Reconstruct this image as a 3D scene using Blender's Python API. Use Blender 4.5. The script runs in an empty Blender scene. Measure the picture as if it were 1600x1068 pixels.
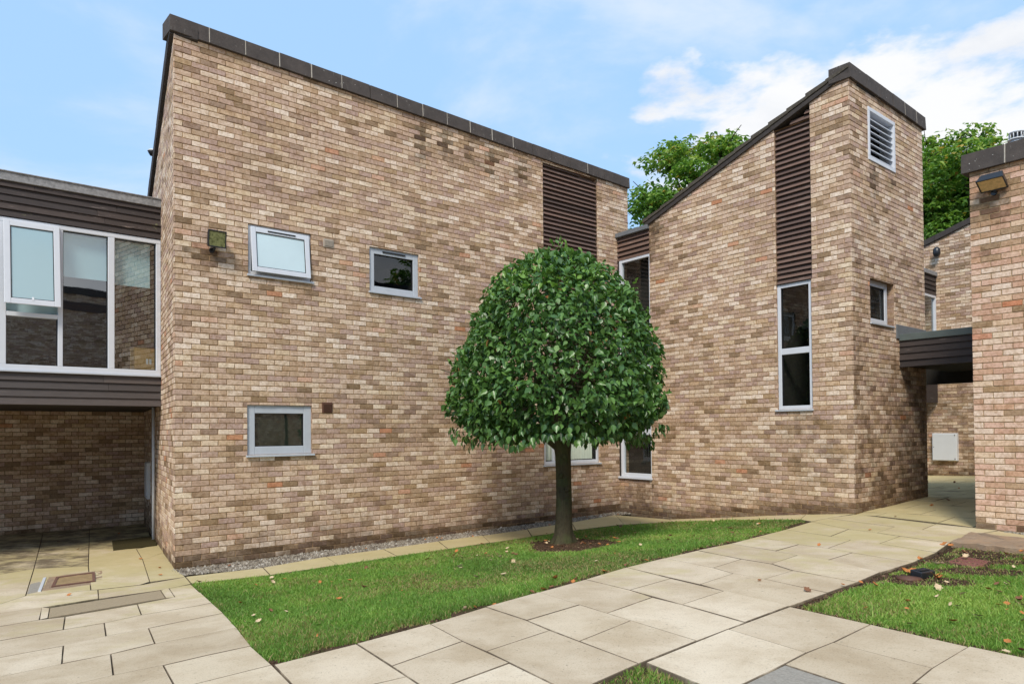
import bpy, math, random
import numpy as np
R = math.radians
random.seed(7); rng = np.random.default_rng(7)
scene = bpy.context.scene
# ---------------------------------------------------------------- camera
cam_d = bpy.data.cameras.new('camera'); cam = bpy.data.objects.new('camera', cam_d)
scene.collection.objects.link(cam); scene.camera = cam
from mathutils import Matrix, Vector
cam.matrix_world = Matrix.Translation((0, 0, 1.74)) @ Matrix.Rotation(R(90 + 0.9277), 4, 'X') @ Matrix.Rotation(R(-0.4867), 4, 'Z')
cam_d.sensor_width = 36; cam_d.lens = 36 * 1149.78 / 1600
cam_d.shift_y = (654.6 - 534) / 1600
cam_d.clip_start = 0.05; cam_d.clip_end = 2000
# ---------------------------------------------------------------- light
SUN_EL, SUN_AZ = R(46), R(193)          # azimuth clockwise from +Y (behind the camera, to the left)
world = bpy.data.worlds.new('World'); scene.world = world; world.use_nodes = True
wt = world.node_tree; wt.nodes.clear()
def wn(t, **k):
    n = wt.nodes.new(t)
    for a, b in k.items(): setattr(n, a, b)
    return n
sky = wn('ShaderNodeTexSky', sky_type='NISHITA', sun_disc=False)
sky.sun_elevation = SUN_EL; sky.sun_rotation = SUN_AZ; sky.air_density = 1.0; sky.dust_density = 0.3; sky.ozone_density = 1.6
tc = wn('ShaderNodeTexCoord'); mp = wn('ShaderNodeMapping'); mp.inputs['Scale'].default_value = (1.0, 1.0, 2.2); mp.inputs['Location'].default_value = (0.35, 0.1, 0.0)
nz = wn('ShaderNodeTexNoise'); nz.inputs['Scale'].default_value = 2.6; nz.inputs['Detail'].default_value = 9; nz.inputs['Roughness'].default_value = 0.56; nz.inputs['Distortion'].default_value = 0.25
sx = wn('ShaderNodeSeparateXYZ')
cr = wn('ShaderNodeMapRange', interpolation_type='SMOOTHSTEP'); cr.inputs['From Min'].default_value = 0.48; cr.inputs['From Max'].default_value = 0.72
n2 = wn('ShaderNodeTexNoise'); n2.inputs['Scale'].default_value = 6.5; n2.inputs['Detail'].default_value = 10; n2.inputs['Roughness'].default_value = 0.55; n2.inputs['Distortion'].default_value = 0.1
mz = wn('ShaderNodeMapRange', interpolation_type='SMOOTHSTEP'); mz.inputs['From Min'].default_value = 0.50; mz.inputs['From Max'].default_value = 0.36
mxx = wn('ShaderNodeMapRange', interpolation_type='SMOOTHSTEP'); mxx.inputs['From Min'].default_value = 0.06; mxx.inputs['From Max'].default_value = 0.30
mm = wn('ShaderNodeMath', operation='MULTIPLY'); mh = wn('ShaderNodeMath', operation='MULTIPLY_ADD'); mh.inputs[1].default_value = 0.42
nh = wn('ShaderNodeMath', operation='MULTIPLY'); nh.inputs[1].default_value = 0.95
cum = wn('ShaderNodeMapRange', interpolation_type='SMOOTHSTEP'); cum.inputs['From Min'].default_value = 0.69; cum.inputs['From Max'].default_value = 0.84
wis = wn('ShaderNodeMath', operation='MULTIPLY'); wis.inputs[1].default_value = 0.55
ad = wn('ShaderNodeMath', operation='MAXIMUM')
cshade = wn('ShaderNodeMix', data_type='RGBA'); cshade.inputs['A'].default_value = (4.3, 4.6, 5.1, 1); cshade.inputs['B'].default_value = (5.7, 5.75, 5.85, 1)
csr = wn('ShaderNodeMapRange', interpolation_type='SMOOTHSTEP'); csr.inputs['From Min'].default_value = 0.38; csr.inputs['From Max'].default_value = 0.60
mx = wn('ShaderNodeMix', data_type='RGBA')
mx.inputs['B'].default_value = (6.6, 6.75, 7.0, 1)
haze = wn('ShaderNodeMix', data_type='RGBA'); haze.inputs['B'].default_value = (2.7, 4.35, 6.7, 1); haze.inputs['Factor'].default_value = 0.82
bg = wn('ShaderNodeBackground'); bg.inputs['Strength'].default_value = 0.105
out = wn('ShaderNodeOutputWorld')
L = wt.links.new
L(tc.outputs['Generated'], mp.inputs['Vector']); L(mp.outputs['Vector'], nz.inputs['Vector']); L(tc.outputs['Generated'], sx.inputs[0])
L(nz.outputs['Fac'], cr.inputs['Value']); L(cr.outputs['Result'], wis.inputs[0]); L(mp.outputs['Vector'], n2.inputs['Vector'])
L(sx.outputs['Z'], mz.inputs['Value']); L(sx.outputs['X'], mxx.inputs['Value']); L(mz.outputs['Result'], mm.inputs[0]); L(mxx.outputs['Result'], mm.inputs[1])
L(n2.outputs['Fac'], nh.inputs[0]); L(mm.outputs[0], mh.inputs[0]); L(nh.outputs[0], mh.inputs[2]); L(mh.outputs[0], cum.inputs['Value'])
L(cum.outputs['Result'], ad.inputs[0]); L(wis.outputs[0], ad.inputs[1]); L(nz.outputs['Fac'], csr.inputs['Value']); L(csr.outputs['Result'], cshade.inputs['Factor']); L(cshade.outputs['Result'], mx.inputs['B'])
L(sky.outputs['Color'], haze.inputs['A']); L(haze.outputs['Result'], mx.inputs['A'])
L(ad.outputs[0], mx.inputs['Factor']); L(mx.outputs['Result'], bg.inputs['Color']); L(bg.outputs[0], out.inputs[0])
sd = bpy.data.lights.new('sun', 'SUN'); sd.energy = 2.2; sd.angle = R(16); sd.color = (1.0, 0.92, 0.80)
sun = bpy.data.objects.new('sun', sd); scene.collection.objects.link(sun)
sdir = Vector((math.sin(SUN_AZ) * math.cos(SUN_EL), math.cos(SUN_AZ) * math.cos(SUN_EL), math.sin(SUN_EL)))
sun.rotation_euler = sdir.to_track_quat('Z', 'Y').to_euler()
scene.view_settings.view_transform = 'Standard'; scene.view_settings.look = 'None'
scene.view_settings.gamma = 1; scene.view_settings.exposure = 0.72; scene.view_settings.use_curve_mapping = False
scene.render.resolution_x = 1024; scene.render.resolution_y = 683

# ---------------------------------------------------------------- materials
def new_mat(name):
    m = bpy.data.materials.new(name); m.use_nodes = True
    t = m.node_tree; b = t.nodes['Principled BSDF']; return m, t, b
def N(t, typ, ins=None, **k):
    n = t.nodes.new(typ)
    for a, b in k.items(): setattr(n, a, b)
    if ins:
        for a, b in ins.items():
            if isinstance(b, bpy.types.NodeSocket): t.links.new(b, n.inputs[a])
            else: n.inputs[a].default_value = b
    return n
def coord(t, scale=(1, 1, 1)):
    c = N(t, 'ShaderNodeTexCoord'); return N(t, 'ShaderNodeMapping', {'Vector': c.outputs['Object'], 'Scale': scale}).outputs[0]
def noise(t, vec, s, detail=4, rough=.55, dist=0):
    return N(t, 'ShaderNodeTexNoise', {'Vector': vec, 'Scale': s, 'Detail': detail, 'Roughness': rough, 'Distortion': dist}).outputs['Fac']
def mr(t, v, a, b, c=0., d=1., smooth=True):
    n = N(t, 'ShaderNodeMapRange', {'Value': v, 'From Min': a, 'From Max': b, 'To Min': c, 'To Max': d})
    if smooth: n.interpolation_type = 'SMOOTHSTEP'
    return n.outputs[0]
def mul(t, a, b): return N(t, 'ShaderNodeMath', {0: a, 1: b}, operation='MULTIPLY').outputs[0]
def add(t, a, b): return N(t, 'ShaderNodeMath', {0: a, 1: b}, operation='ADD').outputs[0]
def mixc(t, f, a, b, blend='MIX'):
    n = t.nodes.new('ShaderNodeMix'); n.data_type = 'RGBA'; n.blend_type = blend
    for s, v in (('Factor', f), ('A', a), ('B', b)):
        if isinstance(v, bpy.types.NodeSocket): t.links.new(v, n.inputs[s])
        else: n.inputs[s].default_value = v if not isinstance(v, tuple) or len(v) == 4 else (*v, 1)
    return n.outputs['Result']
def ramp(t, v, stops, interp='LINEAR'):
    n = N(t, 'ShaderNodeValToRGB', {'Fac': v}); cr = n.color_ramp; cr.interpolation = interp
    while len(cr.elements) > 1: cr.elements.remove(cr.elements[-1])
    for i, (p, c) in enumerate(stops):
        e = cr.elements[0] if i == 0 else cr.elements.new(p)
        e.position = p; e.color = (*c, 1)
    return n.outputs['Color']
def bump(t, b, h, strength=.3, dist=.01):
    n = N(t, 'ShaderNodeBump', {'Height': h, 'Strength': strength, 'Distance': dist}); t.links.new(n.outputs[0], b.inputs['Normal'])
def attr(t, name): return N(t, 'ShaderNodeAttribute', attribute_name=name).outputs['Fac']
def setb(t, b, col=None, rough=None, spec=None, metal=None):
    for k, v in (('Base Color', col), ('Roughness', rough), ('Specular IOR Level', spec), ('Metallic', metal)):
        if v is None: continue
        if isinstance(v, bpy.types.NodeSocket): t.links.new(v, b.inputs[k])
        else: b.inputs[k].default_value = (*v, 1) if isinstance(v, tuple) and len(v) == 3 else v

BUFF = [(0.0, (.235, .165, .105)), (.10, (.34, .240, .155)), (.20, (.36, .255, .205)), (.30, (.47, .345, .230)), (.42, (.53, .385, .285)), (.50, (.49, .355, .305)), (.58, (.61, .455, .33)), (.68, (.66, .515, .415)),
        (.78, (.70, .565, .43)), (.88, (.76, .63, .52)), (.96, (.84, .73, .62)), (1.0, (.54, .26, .15))]
PINK = [(0.0, (.32, .22, .14)), (.12, (.50, .34, .21)), (.28, (.60, .37, .26)), (.45, (.69, .45, .34)), (.6, (.73, .52, .40)), (.75, (.76, .58, .45)), (.92, (.80, .65, .53)), (1.0, (.62, .26, .15))]
def _g(p, m): return [(s, tuple(min(.92, c * k) for c, k in zip(col, m))) for s, col in p]
BUFF = _g(BUFF, (1.08, 1.055, 1.025))
def brick_mat(name, pal):
    m, t, b = new_mat(name); v = coord(t)
    base = ramp(t, attr(t, 'tone'), pal)
    olive = mixc(t, mr(t, attr(t, 'hue'), .55, 1.0), base, mixc(t, 1.0, base, (.97, .95, .86), 'MULTIPLY'))
    n1 = noise(t, v, 28, 5, .65); n2 = noise(t, v, 140, 3, .6)
    c = mixc(t, mr(t, n1, .36, .70, 0, .75), olive, mixc(t, 1.0, olive, (.62, .56, .50), 'MULTIPLY'))
    n3 = noise(t, v, 10.5, 3, .5, .6); c = mixc(t, mr(t, n3, .50, .62, 0, .50), c, mixc(t, 1.0, c, (.70, .62, .50), 'MULTIPLY'))
    c = mixc(t, mr(t, n2, .55, .8, 0, .35), c, (.72, .62, .50))
    big = noise(t, v, .9, 5, .6, .4)
    c = mixc(t, mr(t, big, .50, .70, 0, .30), c, mixc(t, 1.0, c, (.60, .56, .50), 'MULTIPLY'))
    stv = add(t, attr(t, 'stain_shade'), mul(t, mr(t, noise(t, v, 5, 4, .6), .3, .7, -.22, .22), mr(t, attr(t, 'stain_shade'), 0, .35)))
    c = mixc(t, mr(t, stv, .05, 1.0, 0, .9), c, mixc(t, 1.0, c, (.20, .175, .135), 'MULTIPLY'))
    setb(t, b, c, .88, .25); bump(t, b, add(t, noise(t, v, 60, 4, .7), mul(t, n2, .4)), .55, .006)
    return m
def mortar_mat(name, col, dark):
    m, t, b = new_mat(name); v = coord(t)
    c = mixc(t, mr(t, noise(t, v, 22, 4, .6), .35, .7), col, dark)
    c = mixc(t, mr(t, noise(t, v, 1.1, 4, .6), .45, .7, 0, .5), c, mixc(t, 1.0, c, (.55, .5, .45), 'MULTIPLY'))
    setb(t, b, c, .95, .1); bump(t, b, noise(t, v, 120, 3), .5, .004); return m
M_BUFF = brick_mat('buff_brick', BUFF); M_PINK = brick_mat('pink_brick', PINK)
M_MORT = mortar_mat('buff_mortar', (.44, .29, .155), (.21, .14, .08)); M_MORTP = mortar_mat('pale_mortar', (.42, .31, .18), (.26, .17, .10))
M_MORTD = mortar_mat('dark_mortar', (.24, .17, .10), (.12, .085, .05))  # darker mortar, used on the undercroft back wall
def plain(name, col, rough=.6, spec=.4, var=.25, s=9, metal=0., bs=.15):
    m, t, b = new_mat(name); v = coord(t)
    dk = tuple(x * (1 - var) for x in col); lt = tuple(min(1, x * (1 + var * .5)) for x in col)
    c = mixc(t, noise(t, v, s, 6, .65), dk, lt); setb(t, b, c, rough, spec, metal)
    if bs: bump(t, b, noise(t, v, s * 8, 4), bs, .004)
    return m
def coping_mat():
    m, t, b = new_mat('dark_coping_stone'); v = coord(t); 
    c = mixc(t, noise(t, v, 5, 6, .7), (.028, .024, .022), (.115, .095, .084))
    vs = coord(t, (1, 1, .25))
    c = mixc(t, mr(t, noise(t, vs, 14, 6, .75, .3), .60, .72, 0, .75), c, (.26, .24, .21))
    c = mixc(t, mr(t, noise(t, v, 34, 3, .5), .72, .76), c, (.62, .62, .58))
    setb(t, b, c, .8, .3); bump(t, b, noise(t, v, 40, 5), .4, .008); return m
M_COPE = coping_mat()
M_JOINT = plain('pale_joint_mortar', (.46, .42, .36), .9, .2, .5, 30)
def timber_mat(name, a, bb, wear):
    m, t, b = new_mat(name); v = coord(t, (1, 1, 9)); v2 = coord(t)
    c = mixc(t, noise(t, v, 6, 6, .7), a, bb)
    c = mixc(t, mr(t, noise(t, v, 2.3, 7, .75, .4), .60, .70, 0, wear), c, (.34, .28, .25))
    c = mixc(t, mr(t, noise(t, v2, 3, 6, .8), .64, .70, 0, wear * .7), c, (.25, .27, .13))
    c = mixc(t, mr(t, attr(t, 'tone'), 0, 1, 0, .75, False), c, mixc(t, 1.0, c, (1.9, 1.75, 1.6), 'MULTIPLY')); c = mixc(t, mr(t, attr(t, 'hue'), .7, 1, 0, .5), c, mixc(t, 1.0, c, (.5, .5, .5), 'MULTIPLY'))
    setb(t, b, c, .7, .35); bump(t, b, noise(t, v, 24, 5), .4, .004); return m
M_TIMB = timber_mat('dark_stained_timber', (.020, .015, .014), (.062, .050, .047), .45)
M_TIMB_LOW = timber_mat('slate_brown_boards', (.046, .039, .037), (.088, .076, .073), .10)
M_SLAT = timber_mat('brown_louvre_timber', (.055, .034, .028), (.155, .105, .085), .60)
M_FRAME = plain('white_window_frame', (.64, .67, .72), .38, .5, .10, 4, 0, .02)
M_FRAMEG = plain('grey_white_window_frame', (.50, .535, .58), .45, .5, .18, 6, 0, .03)
M_SEAL = plain('black_gasket', (.015, .015, .017), .6, .4, .1)
M_LEAD = plain('lead_flashing', (.17, .185, .20), .55, .5, .35, 7)
M_LEADP = plain('weathered_pale_flashing', (.33, .33, .335), .7, .3, .95, 22)
M_LEADG = plain('green_grey_flashing', (.11, .135, .13), .6, .4, .3, 7)
M_ROOF = plain('roof_covering', (.06, .055, .052), .85, .2, .4, 6)
M_VERGE = plain('dark_verge', (.07, .06, .055), .85, .2, .6, 14)
M_DARK = plain('dark_interior', (.035, .033, .03), .9, .1, .3)
M_ROOM = plain('room_lining', (.16, .145, .12), .9, .1, .3)
M_BLIND = plain('sky_toned_roller_blind', (.50, .69, .74), .8, .2, .08, 2, 0, 0)  # blue of the reflected sky is put into the blind colour
M_BLINDB = plain('frosted_blue_screen', (.62, .86, .92), .8, .2, .06, 1.5, 0, 0)
M_VBL = plain('sage_vertical_blind', (.80, .84, .74), .8, .2, .15, 12, 0, 0)
M_BLACK = plain('black_plastic', (.018, .020, .024), .35, .5, .2)
M_WHITE = plain('white_plastic', (.62, .64, .66), .45, .45, .08, 6, 0, .03)
M_BRWN = plain('brown_plastic', (.12, .055, .035), .6, .4, .2)
M_CARD = plain('brown_cardboard', (.40, .25, .09), .85, .2, .2, 6)
M_STEEL = plain('galvanised_metal', (.35, .37, .38), .35, .5, .25, 12, .8)
def glass_mat(name, tint, f0=.13):
    """clear pane: Schlick reflection over a transparent sheet, the same from both sides"""
    m = bpy.data.materials.new(name); m.use_nodes = True; t = m.node_tree; t.nodes.clear()
    o = N(t, 'ShaderNodeOutputMaterial'); ge = N(t, 'ShaderNodeNewGeometry')
    dp = N(t, 'ShaderNodeVectorMath', {0: ge.outputs['Normal'], 1: ge.outputs['Incoming']}, operation='DOT_PRODUCT').outputs['Value']
    c = N(t, 'ShaderNodeMath', {0: dp}, operation='ABSOLUTE').outputs[0]; c = N(t, 'ShaderNodeMath', {0: 1.0, 1: c}, operation='SUBTRACT').outputs[0]
    c = N(t, 'ShaderNodeMath', {0: c, 1: 5.0}, operation='POWER').outputs[0]; f = N(t, 'ShaderNodeMath', {0: c, 1: 1 - f0, 2: f0}, operation='MULTIPLY_ADD').outputs[0]
    v = coord(t); bp = N(t, 'ShaderNodeBump', {'Height': noise(t, v, 1.6, 2), 'Strength': .05, 'Distance': .02})
    tr = N(t, 'ShaderNodeBsdfTransparent', {'Color': (*tint, 1)}); gl = N(t, 'ShaderNodeBsdfGlossy', {'Roughness': .012, 'Color': (.95, .98, 1, 1), 'Normal': bp.outputs[0]})
    mxs = N(t, 'ShaderNodeMixShader', {0: f, 1: tr.outputs[0], 2: gl.outputs[0]}); t.links.new(mxs.outputs[0], o.inputs[0]); return m
M_GLASS = glass_mat('window_glass', (.80, .86, .86), .085); M_GLASSL = glass_mat('reflecting_window_glass', (.78, .84, .84), .24); M_GLASSC = glass_mat('clear_window_glass', (.85, .88, .86), .06)
M_FROST = plain('frosted_glass', (.58, .72, .76), .22, .6, .16, 1.6, 0, 0); M_FROSTD = plain('sky_toned_glass', (.36, .51, .56), .06, .8, .06, 1.2, 0, 0)  # long window's sash pane has the reflected sky in its colour
def light_glass(name, a, b2):
    m, t, b = new_mat(name); v = coord(t); c = mixc(t, mr(t, noise(t, v, 22, 4, .7), .4, .65), a, b2); setb(t, b, c, .22, .6); return m
M_ALG = light_glass('algae_lamp_glass', (.20, .21, .085), (.07, .08, .025)); M_AMB = light_glass('amber_lamp_glass', (.60, .40, .17), (.44, .30, .12))

def slab_mat():
    m, t, b = new_mat('paving_slab_concrete'); v = coord(t)
    s = N(t, 'ShaderNodeSeparateXYZ', {0: v})
    r = attr(t, 'tone')
    c = mixc(t, r, (.56, .455, .32), (.71, .60, .445))
    c = mixc(t, mr(t, noise(t, v, 2.2, 6, .65, .3), .35, .7, 0, .6), c, mixc(t, 1.0, c, (.70, .64, .56), 'MULTIPLY'))
    c = mixc(t, mr(t, noise(t, v, 95, 3, .6), .50, .72, 0, .55), c, mixc(t, 1.0, c, (.60, .55, .48), 'MULTIPLY'))
    c = mixc(t, mr(t, noise(t, v, 11, 5, .75, .6), .58, .70, 0, .30), c, (.30, .235, .16)); c = mixc(t, mr(t, noise(t, v, 38, 2, .5), .70, .74, 0, .6), c, (.16, .13, .095)); c = mixc(t, mr(t, noise(t, v, .55, 3, .5), .40, .62, 0, .45), c, mixc(t, 1.0, c, (.80, .77, .70), 'MULTIPLY'))
    g = add(t, mr(t, s.outputs['Y'], 4.6, 9.2, -.30, .42, False), mul(t, attr(t, 'alg'), .5))
    g = add(t, g, mr(t, noise(t, v, 1.5, 6, .7, .5), .3, .7, -.28, .34))
    c = mixc(t, mr(t, g, .0, .60, 0, .80), c, mixc(t, noise(t, v, 5, 5, .7), (.39, .325, .13), (.57, .48, .26)))
    c = mixc(t, mr(t, noise(t, v, 3.5, 7, .8), .62, .70, 0, .38), c, (.20, .16, .11))
    ug = attr(t, 'grime_shade'); c = mixc(t, mr(t, add(t, ug, mr(t, noise(t, v, 2.6, 5, .7), .3, .7, -.25, .25)), .25, .8, 0, .88), c, (.105, .078, .052))
    setb(t, b, c, .86, .25); bump(t, b, add(t, noise(t, v, 110, 4, .7), mul(t, noise(t, v, 9, 4), .8)), .45, .006); return m
M_SLAB = slab_mat()
M_GREY = plain('grey_cement', (.37, .335, .28), .95, .1, .6, 60, 0, .4); M_TAR = plain('brown_tarmac_patch', (.40, .315, .205), .95, .15, .45, 50, 0, .5)
def soil_mat(name, a, bb, gg):
    m, t, b = new_mat(name); v = coord(t)
    c = mixc(t, noise(t, v, 30, 6, .75), a, bb); c = mixc(t, mr(t, noise(t, v, 3, 5, .7), .45, .6, 0, .8), c, gg)
    setb(t, b, c, .95, .1); bump(t, b, noise(t, v, 50, 6, .8), .9, .02); return m
M_SOIL = soil_mat('brown_soil', (.045, .027, .017), (.15, .095, .058), (.07, .07, .022)); M_GROUND = soil_mat('ground_dirt', (.035, .028, .020), (.10, .078, .05), (.045, .045, .02))
def vcol_mat(name, rough, spec, bumps=0, trans=0., a='tone', stops=None, sheen=None):
    m, t, b = new_mat(name); v = coord(t); c = ramp(t, attr(t, a), stops)
    if bumps: c = mixc(t, mr(t, noise(t, v, bumps, 4), .35, .7, 0, .4), c, mixc(t, 1.0, c, (.6, .6, .55), 'MULTIPLY'))
    setb(t, b, c, rough, spec)
    if trans:
        o = t.nodes['Material Output']; tl = N(t, 'ShaderNodeBsdfTranslucent', {'Color': mixc(t, 1.0, c, (1.25, 1.35, .7), 'MULTIPLY')})
        ms = N(t, 'ShaderNodeMixShader', {0: trans, 1: b.outputs[0], 2: tl.outputs[0]}); t.links.new(ms.outputs[0], o.inputs[0])
    return m
M_GRASS = vcol_mat('grass_blade', .55, .3, 0, .35, stops=[(0, (.46, .34, .17)), (.10, (.36, .31, .12)), (.16, (.15, .20, .055)), (.35, (.125, .235, .042)), (.6, (.165, .315, .050)), (.8, (.23, .39, .070)), (1, (.37, .50, .11))])
M_LEAF = vcol_mat('glossy_tree_leaf', .34, .5, 30, .22, stops=[(0, (.038, .100, .026)), (.45, (.080, .178, .044)), (.8, (.14, .275, .064)), (.96, (.20, .36, .065)), (.975, (.12, .24, .045)), (.985, (.30, .10, .03)), (1, (.34, .15, .06))])
M_BLEAF = vcol_mat('far_tree_leaf', .5, .35, 0, .35, stops=[(0, (.06, .135, .03)), (.4, (.115, .23, .045)), (.75, (.20, .34, .065)), (.93, (.36, .43, .10)), (1, (.55, .30, .08))])
M_PEB = vcol_mat('pebble', .75, .35, 60, 0, stops=[(0, (.08, .065, .05)), (.3, (.20, .165, .125)), (.6, (.34, .30, .24)), (.9, (.50, .46, .40)), (1, (.66, .63, .57))])
def bark():
    m, t, b = new_mat('dark_bark'); v = coord(t, (1, 1, .35)); c = mixc(t, noise(t, v, 24, 6, .7), (.028, .024, .014), (.115, .095, .055))
    c = mixc(t, mr(t, noise(t, coord(t), 4, 4), .45, .65, 0, .6), c, (.070, .085, .032)); setb(t, b, c, .9, .2); bump(t, b, add(t, noise(t, v, 50, 5), noise(t, v, 14, 4)), 1.0, .018); return m
M_BARK = bark()
M_FALL = [plain('orange_dead_leaf', (.50, .19, .055), .7, .3, .4, 60), plain('brown_dead_leaf', (.22, .10, .05), .75, .3, .4, 60), plain('pale_dead_leaf', (.62, .47, .29), .7, .3, .3, 60)]
M_IRON = plain('rusty_iron', (.20, .105, .075), .8, .3, .6, 40, 0, .5); M_MATD = plain('brown_coir', (.060, .050, .022), .95, .1, .5, 80, 0, .8)
M_STONE = soil_mat('eroded_brown_stone', (.24, .16, .11), (.46, .35, .24), (.40, .27, .17))
M_REDB = plain('dusty_red_grating', (.27, .115, .09), .85, .2, .5, 60, 0, .5)

# ---------------------------------------------------------------- mesh helpers
class MB:
    def __init__(s): s.v = []; s.f = []; s.m = []; s.a = []
    def poly(s, pts, mi=0, a=(0, 0, 0)):
        k = len(s.v); s.v += [tuple(p) for p in pts]; s.f.append(tuple(range(k, k + len(pts)))); s.m.append(mi); s.a.append(a)
    def hexa(s, p, mi=0, a=(0, 0, 0)):      # p: 8 points, bottom ring 0-3 then top ring 4-7
        k = len(s.v); s.v += [tuple(q) for q in p]
        for f in ((0, 3, 2, 1), (4, 5, 6, 7), (0, 1, 5, 4), (1, 2, 6, 5), (2, 3, 7, 6), (3, 0, 4, 7)):
            s.f.append(tuple(k + i for i in f)); s.m.append(mi); s.a.append(a)
    def tube(s, pts, rad, n=8, mi=0, cap=True, a=(0, 0, 0)):
        pts = [Vector(p) for p in pts]; k0 = len(s.v); m = len(pts)
        if not hasattr(rad, '__len__'): rad = [rad] * m
        for i, p in enumerate(pts):
            d = (pts[min(i + 1, m - 1)] - pts[max(i - 1, 0)]).normalized()
            x = d.cross(Vector((.13, .99, .05))).normalized() if abs(d.y) < .95 else d.cross(Vector((1, 0, 0))).normalized(); y = d.cross(x)
            for j in range(n):
                th = 2 * math.pi * j / n; s.v.append(tuple(p + (x * math.cos(th) + y * math.sin(th)) * rad[i]))
        for i in range(m - 1):
            for j in range(n):
                a0 = k0 + i * n; s.f.append((a0 + j, a0 + (j + 1) % n, a0 + n + (j + 1) % n, a0 + n + j)); s.m.append(mi); s.a.append(a)
        if cap:
            s.f.append(tuple(k0 + j for j in range(n))[::-1]); s.m.append(mi); s.a.append(a)
            s.f.append(tuple(k0 + (m - 1) * n + j for j in range(n))); s.m.append(mi); s.a.append(a)
ANAMES = ('tone', 'hue', 'stain_shade')
def link(o): scene.collection.objects.link(o); return o
def build(name, mb, mats, parent=None, bevel=0, smooth=False, names=ANAMES, flip=False):
    base = Vector(root_of(parent)['_b']) if parent is not None else Vector((0, 0, 0))
    me = bpy.data.meshes.new(name); vs = [(v[0] - base.x, v[1] - base.y, v[2] - base.z) for v in mb.v]
    me.from_pydata(vs, [], mb.f)
    if not isinstance(mats, (list, tuple)): mats = [mats]
    for m in mats: me.materials.append(m)
    me.polygons.foreach_set('material_index', mb.m)
    if any(any(a) for a in mb.a):
        for i, nme in enumerate(names):
            at = me.attributes.new(nme, 'FLOAT', 'FACE'); at.data.foreach_set('value', [a[i] for a in mb.a])
    if smooth: me.polygons.foreach_set('use_smooth', [True] * len(mb.f))
    me.update(); o = link(bpy.data.objects.new(name, me))
    if parent is not None: o.parent = parent
    if bevel:
        b = o.modifiers.new('bevel', 'BEVEL'); b.width = bevel; b.segments = 2; b.limit_method = 'ANGLE'; b.angle_limit = R(40); b.harden_normals = False
    return o
def root_of(o):
    while o.parent is not None: o = o.parent
    return o
def thing(name, loc, label, cat, group=None):
    o = link(bpy.data.objects.new(name, None)); o.location = loc; o['_b'] = tuple(float(c) for c in loc); o['label'] = label; o['category'] = cat; o.empty_display_size = .2
    if group: o['group'] = group
    return o
def tag(o, label, cat, group=None):
    o['label'] = label; o['category'] = cat
    if group: o['group'] = group
    return o
def struct(o): o['kind'] = 'structure'; return o
class Plane:
    def __init__(s, o, az, side): 
        s.o = o; s.d = (math.sin(az), math.cos(az)); s.n = (side * s.d[1], -side * s.d[0])
    def P(s, u, z, d=0.): return (s.o[0] + s.d[0] * u + s.n[0] * d, s.o[1] + s.d[1] * u + s.n[1] * d, z)
    def box(s, mb, u0, u1, z0, z1, d0, d1, mi=0, a=(0, 0, 0)):
        mb.hexa([s.P(u0, z0, d0), s.P(u1, z0, d0), s.P(u1, z0, d1), s.P(u0, z0, d1), s.P(u0, z1, d0), s.P(u1, z1, d0), s.P(u1, z1, d1), s.P(u0, z1, d1)], mi, a)
    def quadbar(s, mb, p, d0, d1, mi=0, a=(0, 0, 0)):   # p: four (u,z) corners, extruded from d0 to d1
        mb.hexa([s.P(*p[0], d0), s.P(*p[1], d0), s.P(*p[2], d0), s.P(*p[3], d0), s.P(*p[0], d1), s.P(*p[1], d1), s.P(*p[2], d1), s.P(*p[3], d1)], mi, a)
AZA, AZB, AZS, AZR = R(49.50), R(-36.94), R(-30.16), R(-37.69)
PM, PT, PR, PL = (-4.378, 9.528), (5.189, 11.159), (5.905, 9.410), (-5.311, 11.135)
MAIN = Plane(PM, AZA, 1); SIDE = Plane(PM, AZS, -1); TL = Plane(PT, AZB, -1); TR = Plane(PT, AZA, 1); RF = Plane(PR, AZR, -1); RS = Plane(PR, AZA, -1); LINK = Plane(PL, AZA, 1)
FAR = Plane((10.65, 18.0), AZR, -1)

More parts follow.
